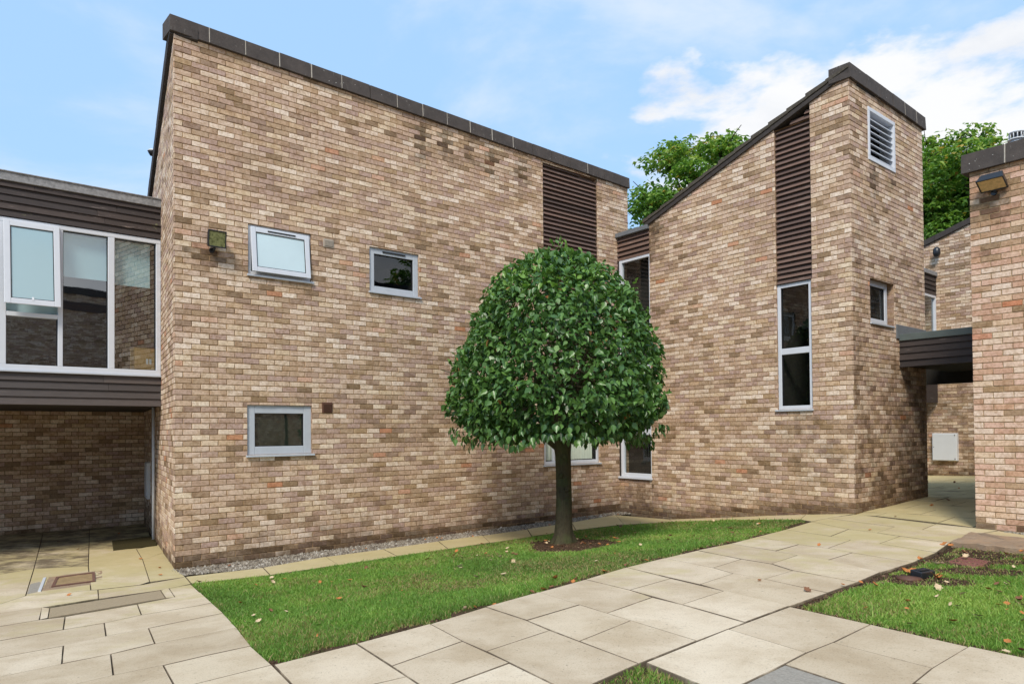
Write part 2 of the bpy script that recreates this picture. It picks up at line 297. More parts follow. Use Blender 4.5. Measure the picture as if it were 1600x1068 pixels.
def clip(poly, a, b, c):      # keep a*x+b*y<=c
    out = []
    for i in range(len(poly)):
        p, q = poly[i], poly[(i + 1) % len(poly)]; fp = a * p[0] + b * p[1] - c; fq = a * q[0] + b * q[1] - c
        if fp <= 0: out.append(p)
        if (fp < 0 < fq) or (fq < 0 < fp): t = fp / (fp - fq); out.append((p[0] + (q[0] - p[0]) * t, p[1] + (q[1] - p[1]) * t))
    return out
def rect_minus(r, h):
    u0, z0, u1, z1 = r; a, b, c, d = h
    if a >= u1 or c <= u0 or b >= z1 or d <= z0: return [r]
    o = []
    if a > u0: o.append((u0, z0, a, z1))
    if c < u1: o.append((c, z0, u1, z1))
    m0, m1 = max(u0, a), min(u1, c)
    if b > z0: o.append((m0, z0, m1, b))
    if d < z1: o.append((m0, d, m1, z1))
    return o
BH, BL = .075, .225
def wall(pl, u0, u1, z0, top, holes=(), stain_shade=None, mb=None, phase=0, reveal=.10, tone=None, core=.25, mi=(0, 1), bricks=True):
    """brick wall: top=(k,c) for z = k*u + c ; holes are (u0,z0,u1,z1). real bricks stand 9 mm proud of the mortar"""
    mb = mb or MB(); k, c = top; J = .0052; D = .0075
    zmax = max(k * u0 + c, k * u1 + c)
    if bricks:
        r = math.floor(z0 / BH)
        while r * BH < zmax:
            zb = r * BH; off = (r % 2) * BL / 2 + phase
            i = math.floor((u0 - off) / BL)
            while off + i * BL < u1:
                a = max(u0, off + i * BL); b = min(u1, off + (i + 1) * BL); i += 1
                if b - a < .03: continue
                ja = J if a > u0 + .001 else 0; jb = J if b < u1 - .001 else 0
                rects = [(a + ja, max(z0, zb) + J, b - jb, zb + BH - J)]
                for h in holes: rects = [q for rr in rects for q in rect_minus(rr, h)]
                dark = random.random()
                for (a0, b0, a1, b1) in rects:
                    if a1 - a0 < .012 or b1 - b0 < .008: continue
                    jt = lambda: random.gauss(0, .0012)
                    pg = [(a0 + jt(), b0 + jt()), (a1 + jt(), b0 + jt()), (a1 + jt(), b1 + jt()), (a0 + jt(), b1 + jt())]
                    pg = clip(pg, -k, 1, c)
                    if len(pg) < 3: continue
                    cu = (a0 + a1) / 2; cz = (b0 + b1) / 2
                    st = stain_shade(cu, cz) if stain_shade else 0
                    tn = tone(dark, cu, cz) if tone else tone_buff(dark, cu, cz)
                    at = (tn, random.random(), min(1, max(0, st * random.uniform(.6, 1.25))))
                    dd = random.gauss(0, .0012); bv = .0035
                    cx = sum(p[0] for p in pg) / len(pg); cy = sum(p[1] for p in pg) / len(pg)
                    inn = []
                    for p in pg:
                        vx, vy = cx - p[0], cy - p[1]; inn.append((p[0] + math.copysign(min(bv, abs(vx)), vx), p[1] + math.copysign(min(bv, abs(vy)), vy)))
                    n = len(pg); k0 = len(mb.v)
                    mb.v += [pl.P(p[0], p[1], -D - .004) for p in pg] + [pl.P(p[0], p[1], dd - .003) for p in pg] + [pl.P(p[0], p[1], dd) for p in inn]
                    for q in range(n):
                        w = (q + 1) % n
                        for o1 in (0, n): mb.f.append((k0 + o1 + q, k0 + o1 + w, k0 + o1 + n + w, k0 + o1 + n + q)); mb.m.append(mi[0]); mb.a.append(at)
                    mb.f.append(tuple(k0 + 2 * n + q for q in range(n))); mb.m.append(mi[0]); mb.a.append(at)
            r += 1
    # mortar core: cells between the openings
    us = sorted({u0, u1, *[h[0] for h in holes if u0 < h[0] < u1], *[h[2] for h in holes if u0 < h[2] < u1]})
    zs = sorted({z0, zmax, *[h[1] for h in holes if z0 < h[1] < zmax], *[h[3] for h in holes if z0 < h[3] < zmax]})
    fd = -D if bricks else 0
    for a, b in zip(us, us[1:]):
        for p, q in zip(zs, zs[1:]):
            if any(h[0] <= a + 1e-6 and h[2] >= b - 1e-6 and h[1] <= p + 1e-6 and h[3] >= q - 1e-6 for h in holes): continue
            pg = clip([(a, p), (b, p), (b, q), (a, q)], -k, 1, c - .004)
            if len(pg) >= 3: mb.poly([pl.P(max(w[0], u0 + .013), w[1], fd) for w in pg], mi[1], (.5, .5, 0)); mb.poly([pl.P(max(w[0], u0 + .12), w[1], -core) for w in pg], mi[1], (.5, .5, 0))
    mb.poly([pl.P(u0 + .013, k * u0 + c - .005, fd), pl.P(u1, k * u1 + c - .005, fd), pl.P(u1, k * u1 + c - .005, -core), pl.P(u0 + .12, k * u0 + c - .005, -core)], mi[1], (.5, .5, 0))
    for h in holes:      # reveals, brick coloured
        a, p, b, q = h; q = min(q, k * a + c - .03, k * b + c - .03)
        n = max(1, round((q - p) / BH))
        for (x, sgn) in ((a, 1), (b, -1)):
            for w in range(n):
                zz0 = p + (q - p) * w / n; zz1 = p + (q - p) * (w + 1) / n - .009
                mb.poly([pl.P(x, zz0, -.003), pl.P(x, zz0, -reveal - .05), pl.P(x, zz1, -reveal - .05), pl.P(x, zz1, -.003)], mi[0], (random.uniform(.1, .5), .5, .25))
            mb.poly([pl.P(x - sgn * .002, p, -.008), pl.P(x - sgn * .002, p, -core), pl.P(x - sgn * .002, q, -core), pl.P(x - sgn * .002, q, -.008)], mi[1], (.3, .3, .3))
        mb.poly([pl.P(a, q, -.004), pl.P(b, q, -.004), pl.P(b, q, -core), pl.P(a, q, -core)], mi[0], (.15, .5, .4))
        mb.poly([pl.P(a, p, -.004), pl.P(b, p, -.004), pl.P(b, p, -core), pl.P(a, p, -core)], mi[1], (.3, .3, .2))
    return mb
def tone_buff(r, u, z):
    x = random.random()
    cl = .045 + .22 * max(0, math.sin(u * 1.1 + z * 2.3 + 1.3 * math.sin(z * 1.7)) * math.sin(z * 3.1 + u * .6) - .25)
    if x < cl: return random.uniform(0.02, .26)
    if x < cl + .24: return random.uniform(.24, .5)
    if x < .985: return min(.955, random.uniform(.42, .95))
    return 1.0 - random.random() * .02
def tone_pink(r, u, z):
    x = random.random()
    if x < .12: return random.uniform(.02, .2)
    if x < .985: return random.uniform(.22, .9)
    return 1.0 - random.random() * .03
def box_obj(name, pl, u0, u1, z0, z1, d0, d1, mat, parent, bevel=0):
    mb = MB(); pl.box(mb, u0, u1, z0, z1, d0, d1); return build(name, mb, mat, parent, bevel)
def window(pl, parent, u0, z0, u1, z1, d=-.03, fw=.055, mull=(), trans=(), sash=None, blind=None, sill=True, room=.7, mat=None, top_vent=False, glass=None, ledge=.035):
    """frame ring with mitred look, mullions at u, transoms at (z, ua, ub), pane, room lining"""
    mat = mat or M_FRAME; mb = MB(); t0, t1 = d - .06, d
    pl.box(mb, u0, u0 + fw, z0, z1, t0, t1); pl.box(mb, u1 - fw, u1, z0, z1, t0, t1)
    pl.box(mb, u0 + fw, u1 - fw, z1 - fw, z1, t0, t1 - .002); pl.box(mb, u0 + fw, u1 - fw, z0, z0 + fw, t0, t1 - .002)
    for m, w in mull: pl.box(mb, m - w / 2, m + w / 2, z0 + fw, z1 - fw, t0, t1 - .004)
    for z, a, b, w in trans: pl.box(mb, a, b, z - w / 2, z + w / 2, t0, t1 - .006)
    g = build('window', mb, mat, parent, .006)
    gk = MB(); e = .007
    pl.box(gk, u0 + fw - .001, u0 + fw + e, z0 + fw, z1 - fw, t0 + .01, t0 + .045); pl.box(gk, u1 - fw - e, u1 - fw + .001, z0 + fw, z1 - fw, t0 + .01, t0 + .045)
    pl.box(gk, u0 + fw, u1 - fw, z0 + fw - .001, z0 + fw + e, t0 + .01, t0 + .044); pl.box(gk, u0 + fw, u1 - fw, z1 - fw - e, z1 - fw + .001, t0 + .01, t0 + .044)
    build('gasket', gk, M_SEAL, g)
    pn = MB(); pn.poly([pl.P(u0 + fw, z0 + fw, t0 + .02), pl.P(u1 - fw, z0 + fw, t0 + .02), pl.P(u1 - fw, z1 - fw, t0 + .02), pl.P(u0 + fw, z1 - fw, t0 + .02)]); build('pane', pn, glass or M_GLASS, g)
    if sash:
        a, b, c2, q, push, sw = sash; sb = MB()
        # opening sash hung at the top: its bottom stands out by push
        def SP(u, z, dd): return pl.P(u, z, d + .002 + push * (q - z) / (q - b) + dd)
        def bar(x0, x1, y0, y1, h=.03): sb.hexa([SP(x0, y0, 0), SP(x1, y0, 0), SP(x1, y0, h), SP(x0, y0, h), SP(x0, y1, 0), SP(x1, y1, 0), SP(x1, y1, h), SP(x0, y1, h)])
        bar(a, a + sw, b, q); bar(c2 - sw, c2, b, q); bar(a + sw, c2 - sw, q - sw, q, .028); bar(a + sw, c2 - sw, b, b + sw, .028)
        so = build('sash', sb, mat, g, .006)
        pp = MB(); pp.poly([SP(a + sw, b + sw, .012), SP(c2 - sw, b + sw, .012), SP(c2 - sw, q - sw, .012), SP(a + sw, q - sw, .012)]); build('pane', pp, M_FROST, g)
        g2 = MB(); 
        for (x0, x1, y0, y1) in ((a + sw - .001, a + sw + .008, b + sw, q - sw), (c2 - sw - .008, c2 - sw + .001, b + sw, q - sw), (a + sw, c2 - sw, b + sw - .001, b + sw + .008), (a + sw, c2 - sw, q - sw - .008, q - sw + .001)):
            g2.hexa([SP(x0, y0, .013), SP(x1, y0, .013), SP(x1, y0, .022), SP(x0, y0, .022), SP(x0, y1, .013), SP(x1, y1, .013), SP(x1, y1, .022), SP(x0, y1, .022)])
        build('gasket', g2, M_SEAL, g)
    if top_vent:
        w = u1 - u0; tv = MB(); pl.box(tv, u0 + w * .27, u0 + w * .73, z1 - fw * .62, z1 - fw * .38, d, d + .012); build('trickle_vent', tv, M_BLACK, g, .002)
        if sash: pass
    if sill:
        sm = MB(); pl.box(sm, u0 - .02, u1 + .03, z0 - .03, z0 - .002, -.10, ledge); build('sill', sm, M_FRAMEG, g, .004)
    rm = MB(); A = [(u0 + .01, z0 + .01), (u1 - .01, z0 + .01), (u1 - .01, z1 - .01), (u0 + .01, z1 - .01)]; f0, f1 = t0 - .005, t0 - room
    for i in range(4):
        p, q = A[i], A[(i + 1) % 4]; rm.poly([pl.P(*p, f0), pl.P(*q, f0), pl.P(*q, f1), pl.P(*p, f1)])
    rm.poly([pl.P(*p, f1) for p in A]); build('room_lining', rm, M_DARK, g)
    for bl in (blind or []):
        ba, bz, bb, bq, mt = bl; bm = MB(); pl.box(bm, ba, bb, bz, bq, t0 - .05, t0 - .045); build('blind', bm, mt, g)
    return g
def cope(pl, parent, u0, u1, zf, h, front, back, pitch, mat=None, name='coping', start=0.):
    mb = MB(); u = u0; first = True
    while u < u1 - .01:
        v = min(u1, (u + pitch if not first else u0 + (start or pitch))); first = False; j = .005; jit = random.uniform(-.004, .004); jd = random.uniform(-.004, .004)
        z0a, z0b = zf(u), zf(v)
        p = []
        mb.hexa([pl.P(u + j, z0a + jit, front + jd), pl.P(v - j, z0b + jit, front + jd), pl.P(v - j, z0b + jit, -back), pl.P(u + j, z0a + jit, -back),
                 pl.P(u + j, z0a + h + jit, front + jd - .012), pl.P(v - j, z0b + h + jit, front + jd - .012), pl.P(v - j, z0b + h + jit, -back), pl.P(u + j, z0a + h + jit, -back)], 0)
        if v < u1 - .01 and random.random() < .65: 
            w = random.uniform(.004, .008)
            mb.hexa([pl.P(v - w, z0b + .004, front + .004), pl.P(v + w, z0b + .004, front + .004), pl.P(v + w, z0b + .004, -back + .01), pl.P(v - w, z0b + .004, -back + .01),
                 pl.P(v - w, z0b + h - .004, front - .008), pl.P(v + w, z0b + h - .004, front - .008), pl.P(v + w, z0b + h - .004, -back + .01), pl.P(v - w, z0b + h - .004, -back + .01)], 1)
        u = v
    return build(name, mb, [mat or M_COPE, M_JOINT], parent, .008)
def slats(pl, parent, name, u0, u1, z0, z1, pitch, d, mat, tilt=.5, thick=.018, topf=None, lap=False):
    """horizontal boards; lap=True shiplap cladding, else open louvre blades"""
    mb = MB(); z = z0
    pl.box(mb, u0, u1, z0, (z1 if topf is None else min(topf(u0), topf(u1))), d - .09, d - .075)
    while z < z1 - .02:
        h = pitch * (1.0 if lap else .92); zt = min(z + h, z1); jj = random.uniform(-.003, .003)
        if lap: f0, f1 = d + .026 + jj, d + .002 + jj
        else: f0, f1 = d + jj, d - pitch * tilt + jj
        pts = lambda ua, ub: [(ua, z, f0), (ub, z, f0), (ub, z, f0 - thick), (ua, z, f0 - thick), (ua, zt, f1), (ub, zt, f1), (ub, zt, f1 - thick), (ua, zt, f1 - thick)]
        ua, ub = u0, u1
        if topf is not None:      # cut boards that would pass the sloping top
            if min(topf(u0), topf(u1)) < zt:
                k = (topf(u1) - topf(u0)) / (u1 - u0)
                lim = u0 + (zt - topf(u0)) / k
                if k < 0: ub = min(u1, lim)
                else: ua = max(u0, lim)
                if ub - ua < .02: z += pitch; continue
        uu = ua; L0 = random.uniform(1.6, 3.2)        # boards butt at random places
        while uu < ub - .01:
            ue = min(ub, uu + L0); ue = ub if ub - ue < .5 else ue
            mb.hexa([pl.P(*q) for q in pts(uu, ue - (.003 if ue < ub else 0))], 0, (random.random(), random.random(), 0)); uu = ue; L0 = random.uniform(1.8, 3.4)
        z += pitch
    return build(name, mb, mat, parent, .002)

SLABS = [[(-1.519,4.673),(-1.046,4.912),(-0.603,4.166),(-1.119,3.974)],[(-1.119,3.974),(-0.603,4.166),(-0.258,3.559),(-0.804,3.393)],[(-1.046,4.912),(-0.598,5.283),(-0.33,4.765),(-0.725,4.38)],[(-0.725,4.38),(-0.33,4.765),(-0.027,4.273),(-0.441,3.878)],[(-0.441,3.878),(-0.027,4.273),(0.252,3.809),(-0.129,3.401)],[(-0.598,5.283),(-0.216,5.734),(0.092,5.215),(0.24,4.936),(-0.168,4.52),(-0.33,4.765)],[(-0.168,4.52),(0.24,4.936),(0.394,4.694),(0.71,4.215),(0.41,3.871),(0.299,3.742),(0.178,3.922),(-0.027,4.273)],[(-0.216,5.734),(0.214,6.233),(0.507,5.648),(0.092,5.215)],[(0.092,5.215),(0.507,5.648),(0.817,5.146),(0.413,4.671)],[(0.413,4.671),(0.817,5.146),(1.149,4.641),(0.71,4.215)],[(0.214,6.233),(0.655,6.693),(0.963,6.117),(1.095,5.836),(0.676,5.364)],[(0.676,5.364),(1.095,5.836),(1.273,5.574),(1.579,5.046),(1.149,4.641),(0.817,5.146)],[(0.655,6.693),(1.102,7.181),(1.389,6.517),(0.963,6.117)],[(0.963,6.117),(1.389,6.517),(1.704,5.982),(1.273,5.574)],[(1.273,5.574),(1.704,5.982),(2.044,5.473),(1.579,5.046)],[(1.102,7.181),(1.563,7.633),(1.88,6.942),(1.982,6.647),(1.581,6.252)],[(1.581,6.252),(1.982,6.647),(2.17,6.389),(2.484,5.841),(2.044,5.473),(1.704,5.982)],[(1.563,7.633),(2.015,8.071),(2.272,7.356),(1.88,6.942)],[(1.88,6.942),(2.272,7.356),(2.467,7.05),(2.54,6.706),(2.17,6.389),(1.982,6.647)],[(2.17,6.389),(2.54,6.706),(2.88,6.18),(2.484,5.841)],[(2.015,8.071),(2.502,8.489),(2.779,7.81),(2.886,7.491),(2.467,7.05),(2.272,7.356)],[(2.467,7.05),(2.886,7.491),(3.074,7.205),(3.265,6.562),(2.88,6.18),(2.54,6.706)],[(2.502,8.489),(3.069,9.251),(3.211,8.294),(2.779,7.81)],[(2.779,7.81),(3.211,8.294),(3.41,7.986),(3.521,7.657),(3.074,7.205),(2.886,7.491)],[(3.074,7.205),(3.521,7.657),(3.807,7.035),(3.265,6.562)],[(3.069,9.251),(3.691,9.997),(3.903,9.063),(3.965,8.666),(3.41,7.986),(3.211,8.294)],[(3.41,7.986),(3.965,8.666),(4.148,8.355),(4.41,7.691),(3.807,7.035),(3.521,7.657)],[(3.691,9.997),(4.361,10.769),(4.419,9.708),(3.903,9.063)],[(3.903,9.063),(4.419,9.708),(4.577,9.279),(4.686,8.936),(4.148,8.355),(3.965,8.666)],[(4.148,8.355),(4.686,8.936),(4.951,8.365),(4.41,7.691)],[(4.361,10.769),(4.688,10.986),(5.04,9.737),(4.577,9.279),(4.419,9.708)],[(4.577,9.279),(5.04,9.737),(5.225,9.416),(5.549,8.928),(4.951,8.365),(4.686,8.936)],[(4.688,10.986),(5.167,11.092),(5.64,9.838),(5.225,9.416),(5.04,9.737)],[(5.225,9.416),(5.64,9.838),(6.062,9.211),(5.549,8.928)],[(1.416,4.88),(2.037,5.45),(2.372,4.916),(1.954,4.529),(1.715,4.338)],[(0.754,4.236),(1.416,4.88),(1.715,4.338),(1.513,4.137),(1.043,3.697)],[(1.954,4.529),(2.372,4.916),(2.687,4.367),(2.272,4.014)],[(1.713,4.332),(1.954,4.529),(2.272,4.014),(2.044,3.785),(1.824,3.569),(1.699,3.793),(1.513,4.137)],[(2.272,4.014),(2.687,4.367),(2.848,4.132),(3.051,3.849),(2.564,3.387),(2.044,3.785)],[(2.044,3.785),(2.564,3.387),(2.02,2.941),(1.746,3.506)],[(-5.228,6.543),(-4.88,7.02),(-4.636,7.271),(-4.284,6.673),(-4.469,6.429),(-4.76,5.958)],[(-4.636,7.271),(-4.534,7.223),(-4.258,6.759),(-4.284,6.673)],[(-3.893,8.148),(-3.883,8.319),(-3.515,7.673),(-3.611,7.663)],[(-3.883,8.319),(-3.727,8.54),(-3.36,7.924),(-3.515,7.673)],[(-4.76,5.958),(-4.469,6.429),(-4.284,6.673),(-4.117,6.782),(-3.808,6.248),(-4.096,5.893),(-4.357,5.454)],[(-4.117,6.782),(-3.723,7.31),(-3.413,6.775),(-3.586,6.472),(-3.808,6.248)],[(-3.723,7.31),(-3.515,7.673),(-3.36,7.924),(-2.97,7.271),(-3.052,7.139),(-3.413,6.775)],[(-4.357,5.454),(-4.096,5.893),(-3.808,6.248),(-3.586,6.472),(-3.276,5.939),(-3.448,5.659),(-3.715,5.346),(-3.96,4.957)],[(-3.586,6.472),(-3.413,6.775),(-3.052,7.139),(-2.97,7.271),(-2.634,6.705),(-2.747,6.573),(-3.056,6.184),(-3.276,5.939)],[(-3.96,4.957),(-3.715,5.346),(-3.448,5.659),(-3.116,5.097),(-3.356,4.829),(-3.587,4.491)],[(-3.448,5.659),(-3.276,5.939),(-3.056,6.184),(-2.706,5.572),(-2.895,5.31),(-3.116,5.097)],[(-3.056,6.184),(-2.747,6.573),(-2.634,6.705),(-2.237,5.969),(-2.421,5.791),(-2.706,5.572)],[(-3.587,4.491),(-3.356,4.829),(-3.116,5.097),(-2.895,5.31),(-2.562,4.729),(-2.698,4.597),(-3.001,4.319),(-3.219,4.032)],[(-2.895,5.31),(-2.706,5.572),(-2.421,5.791),(-2.237,5.969),(-1.856,5.217),(-2.115,5.059),(-2.32,4.891),(-2.562,4.729)],[(-3.219,4.032),(-3.001,4.319),(-2.698,4.597),(-2.562,4.729),(-2.32,4.891),(-1.993,4.36),(-2.193,4.202),(-2.682,3.861),(-2.864,3.588)],[(-2.32,4.891),(-2.115,5.059),(-1.856,5.217),(-1.53,4.676),(-1.879,4.448),(-1.993,4.36)],[(-2.193,4.202),(-1.53,4.676),(-1.109,3.961),(-1.722,3.597)],[(-5.536,6.927),(-5.188,7.462),(-5.219,7.901),(-4.633,8.234),(-4.335,7.717),(-4.636,7.271),(-4.88,7.02),(-5.228,6.543)],[(-4.633,8.234),(-4.307,8.521),(-3.999,9.008),(-3.74,8.57),(-3.899,8.198),(-4.335,7.717)],[(-6.767,8.466),(-6.418,9.23),(-6.239,9.607),(-5.219,7.901),(-5.188,7.462),(-5.536,6.927)],[(-6.239,9.607),(-5.626,9.773),(-4.702,8.217),(-4.633,8.234),(-5.219,7.901)],[(-5.626,9.773),(-5.145,10.248),(-4.294,8.719),(-4.307,8.521),(-4.633,8.234),(-4.702,8.217)],[(-5.145,10.248),(-5.313,11.142),(-4.312,9.455),(-3.999,9.008),(-4.294,8.719)],[(-7.884,9.862),(-7.376,10.607),(-7.069,10.988),(-6.239,9.607),(-6.418,9.23),(-6.767,8.466)],[(-7.069,10.988),(-6.453,11.225),(-5.626,9.773),(-6.239,9.607)],[(-6.453,11.225),(-5.729,11.219),(-5.145,10.248),(-5.626,9.773)],[(-5.729,11.219),(-5.599,11.657),(-5.16,10.902),(-5.145,10.248)],[(-9.493,11.873),(-9.065,13.033),(-8.54,13.417),(-7.069,10.988),(-7.376,10.607),(-7.884,9.862)],[(-8.54,13.417),(-8.042,14.01),(-6.453,11.225),(-7.069,10.988)],[(-8.042,14.01),(-7.336,14.741),(-5.702,11.662),(-5.729,11.219),(-6.453,11.225)],[(-4.008,9.028),(-3.226,9.517),(-2.945,8.938),(-3.738,8.57)],[(-3.226,9.517),(-2.596,10.223),(-2.223,9.395),(-2.945,8.938)],[(-2.596,10.223),(-1.892,10.762),(-1.552,9.895),(-2.223,9.395)],[(-1.892,10.762),(-1.157,11.44),(-0.917,10.399),(-1.552,9.895)],[(-1.157,11.44),(-0.496,12.017),(-0.344,10.997),(-0.917,10.399)],[(-0.496,12.017),(0.249,12.742),(0.297,11.613),(-0.344,10.997)],[(0.249,12.742),(1.077,13.543),(1.049,12.269),(0.297,11.613)],[(1.077,13.543),(2.036,14.594),(1.962,13.025),(1.049,12.269)],[(2.036,14.594),(2.943,13.918),(2.844,13.074),(1.954,12.973)],[(2.943,13.918),(3.812,13.123),(3.612,12.436),(2.844,13.074)],[(3.812,13.123),(4.902,12.204),(4.341,11.149),(3.612,12.436)],[(4.902,12.204),(5.188,11.177),(4.688,10.986),(4.374,10.8),(4.341,11.149)],[(5.622,8.97),(6.031,9.165),(6.172,8.693),(6.296,8.264),(6.017,7.899),(5.819,8.403)]]
TARMAC = [(-4.534,7.223),(-3.893,8.148),(-3.611,7.663),(-4.258,6.759)]
GREY = [(1.513,4.137),(1.699,3.793),(1.796,3.605),(1.271,3.298),(1.043,3.697)]
LAWN1 = [(-1.519,4.673),(-1.046,4.912),(-0.596,5.263),(-0.216,5.734),(0.214,6.233),(0.655,6.693),(1.102,7.181),(1.563,7.633),(2.015,8.071),(2.502,8.489),(3.069,9.251),(3.691,9.997),(4.335,10.774),(4.341,11.149),(3.612,12.436),(2.844,13.074),(2.017,12.799),(1.743,12.666),(1.049,12.269),(0.297,11.613),(-0.344,10.997),(-0.917,10.399),(-1.552,9.895),(-2.223,9.395),(-2.945,8.938),(-3.738,8.57),(-3.73,8.569),(-3.363,7.965),(-2.647,6.738),(-2.237,5.969),(-1.856,5.217)]
LAWN2 = [(2.037,5.45),(2.45,5.846),(2.885,6.189),(3.265,6.562),(3.807,7.035),(4.369,7.619),(4.845,8.151),(5.226,7.685),(5.554,6.978),(4.74,4.988),(3.282,3.464),(3.044,3.84),(2.848,4.132),(2.687,4.367),(2.372,4.916)]
LAWN3 = [(0.717,4.215),(0.957,3.848),(1.082,3.613),(0.541,3.198),(0.175,3.595),(0.41,3.871)]
STONE = [(4.865,8.197),(5.49,8.858),(5.759,8.316),(6.085,7.811),(5.226,7.685)]
GRAVEL = [(-4.122,9.196),(-3.226,9.517),(-2.596,10.223),(-1.892,10.762),(-1.157,11.44),(-0.496,12.017),(0.249,12.742),(1.077,13.543),(2.036,14.594)]
J14 = [(5.167,11.092),(6.062,9.211)]
MAT = [(-6.531,12.013),(-6.102,12.614),(-5.565,11.525),(-5.989,11.052)]
MANHOLE = [(-5.667,8.994),(-5.266,9.47),(-4.778,8.627),(-5.213,8.135)]
MANHOLE_BRICK = [(-5.807,8.895),(-5.693,8.943),(-5.222,8.107),(-5.257,7.973)]
DRAIN = [(4.199,7.152),(4.588,7.529),(4.651,7.185),(4.278,6.817)]
CP = [(-4.386,9.544,0),(-3.309,10.546,0.005),(-1.868,11.855,0.02),(0.223,13.801,0.04),(2.083,14.924,0.08),(-3.731,8.573,0.005),(2.889,13.662,0.07),(4.121,12.539,0.26),(4.418,10.981,0.38),(-1.523,4.68,0.28),(-1.045,4.906,0.34),(-0.216,5.722,0.38),(1.099,7.159,0.41),(2.498,8.486,0.425),(0.704,4.219,0.41),(2.045,5.471,0.43),(4.422,7.712,0.44),(2.851,4.136,0.45),(4.356,6.299,0.465),(-3.715,5.345,0.14),(-3.222,5.788,0.13),(-3.541,7.399,0.06),(-5.188,7.462,0.04),(-1.286,4.279,0.29),(-3.231,4.65,0.18),(-2.354,4.511,0.22),(-1.183,8.98,0.14),(0.858,10.061,0.19),(-1.238,7.059,0.18),(-0.012,3.896,0.41),(2.579,3.744,0.44),(1.664,3.874,0.43),(5.189,11.159,0.448),(4.131,12.565,0.257),(2.983,14.092,0.04),(7.242,12.912,0.526),(5.905,9.41,0.452),(-5.533,11.517,-0),(-6.89,13.851,-0),(7.735,7.04,0.43),(0,0,0.42),(5,0,0.44),(-5,0,0.3),(-9,6,0.05),(-12,12,0),(9,16.5,0.55),(14,20,0.55),(0,-15,0.4),(20,0,0.45),(-20,0,0.1),(-15,25,0),(5,30,0.4)]
# ---------------------------------------------------------------- terrain
_cp = np.array(CP, float)
def _tps(cp, lam=.05):
    P = cp[:, :2]; n = len(P); r = np.hypot(*(P[:, None] - P[None]).transpose(2, 0, 1)); K = np.where(r > 0, r * r * np.log(r + 1e-12), 0) + lam * np.eye(n)
    A = np.block([[K, np.c_[np.ones(n), P]], [np.c_[np.ones(n), P].T, np.zeros((3, 3))]]); return np.linalg.solve(A, np.r_[cp[:, 2], 0, 0, 0])
_W = _tps(_cp)
def HV(X, Y):
    X = np.asarray(X, float); Y = np.asarray(Y, float); sh = X.shape; x = X.ravel(); y = Y.ravel()
    cx = np.clip(x, -16, 22); cy = np.clip(y, -14, 28)
    r = np.hypot(cx[:, None] - _cp[:, 0], cy[:, None] - _cp[:, 1]) + 1e-9
    z = (r * r * np.log(r)) @ _W[:-3] + _W[-3] + _W[-2] * cx + _W[-1] * cy
    return np.clip(z, -.4, .9).reshape(sh)
def H(x, y): return float(HV(np.array([x]), np.array([y]))[0])
def on(x, y, dz=0.): return (x, y, H(x, y) + dz)

def sheet(name, poly, dz, mat, step=.3):
    """horizontal polygon draped over the terrain"""
    mb = MB(); xs = [p[0] for p in poly]; ys = [p[1] for p in poly]
    # fan of clipped grid cells (polygon may be concave: use a bmesh triangulation then subdivide)
    import bmesh
    bm = bmesh.new(); f = bm.faces.new([bm.verts.new((p[0], p[1], 0)) for p in poly]); bmesh.ops.triangulate(bm, faces=[f])
    for _ in range(5):
        long = [e for e in bm.edges if e.calc_length() > step]
        if not long: break
        bmesh.ops.subdivide_edges(bm, edges=long, cuts=1, use_grid_fill=False); bmesh.ops.triangulate(bm, faces=bm.faces[:])
    bmesh.ops.recalc_face_normals(bm, faces=bm.faces[:])
    for v in bm.verts: v.co.z = H(v.co.x, v.co.y) + dz
    me = bpy.data.meshes.new(name); bm.normal_update()
    if sum(f.normal.z for f in bm.faces) < 0: bmesh.ops.reverse_faces(bm, faces=bm.faces[:])
    bm.to_mesh(me); bm.free(); me.materials.append(mat)
    for p in me.polygons: p.use_smooth = True
    return link(bpy.data.objects.new(name, me))
# wide ground
gx = np.unique(np.r_[-400, -200, -100, -60, -40, -25, np.arange(-18, 24.1, .5), 30, 45, 70, 120, 220, 400]); gy = np.unique(np.r_[-400, -200, -100, -50, -30, np.arange(-16, 30.1, .5), 40, 60, 100, 200, 400])
X, Y = np.meshgrid(gx, gy); Z = HV(X, Y) - .045
gv = [tuple(v) for v in np.c_[X.ravel(), Y.ravel(), Z.ravel()]]; nx = len(gx)
gf = [(j * nx + i, j * nx + i + 1, (j + 1) * nx + i + 1, (j + 1) * nx + i) for j in range(len(gy) - 1) for i in range(nx - 1)]
me = bpy.data.meshes.new('ground'); me.from_pydata(gv, [], gf); me.materials.append(M_GROUND); struct(link(bpy.data.objects.new('ground', me)))

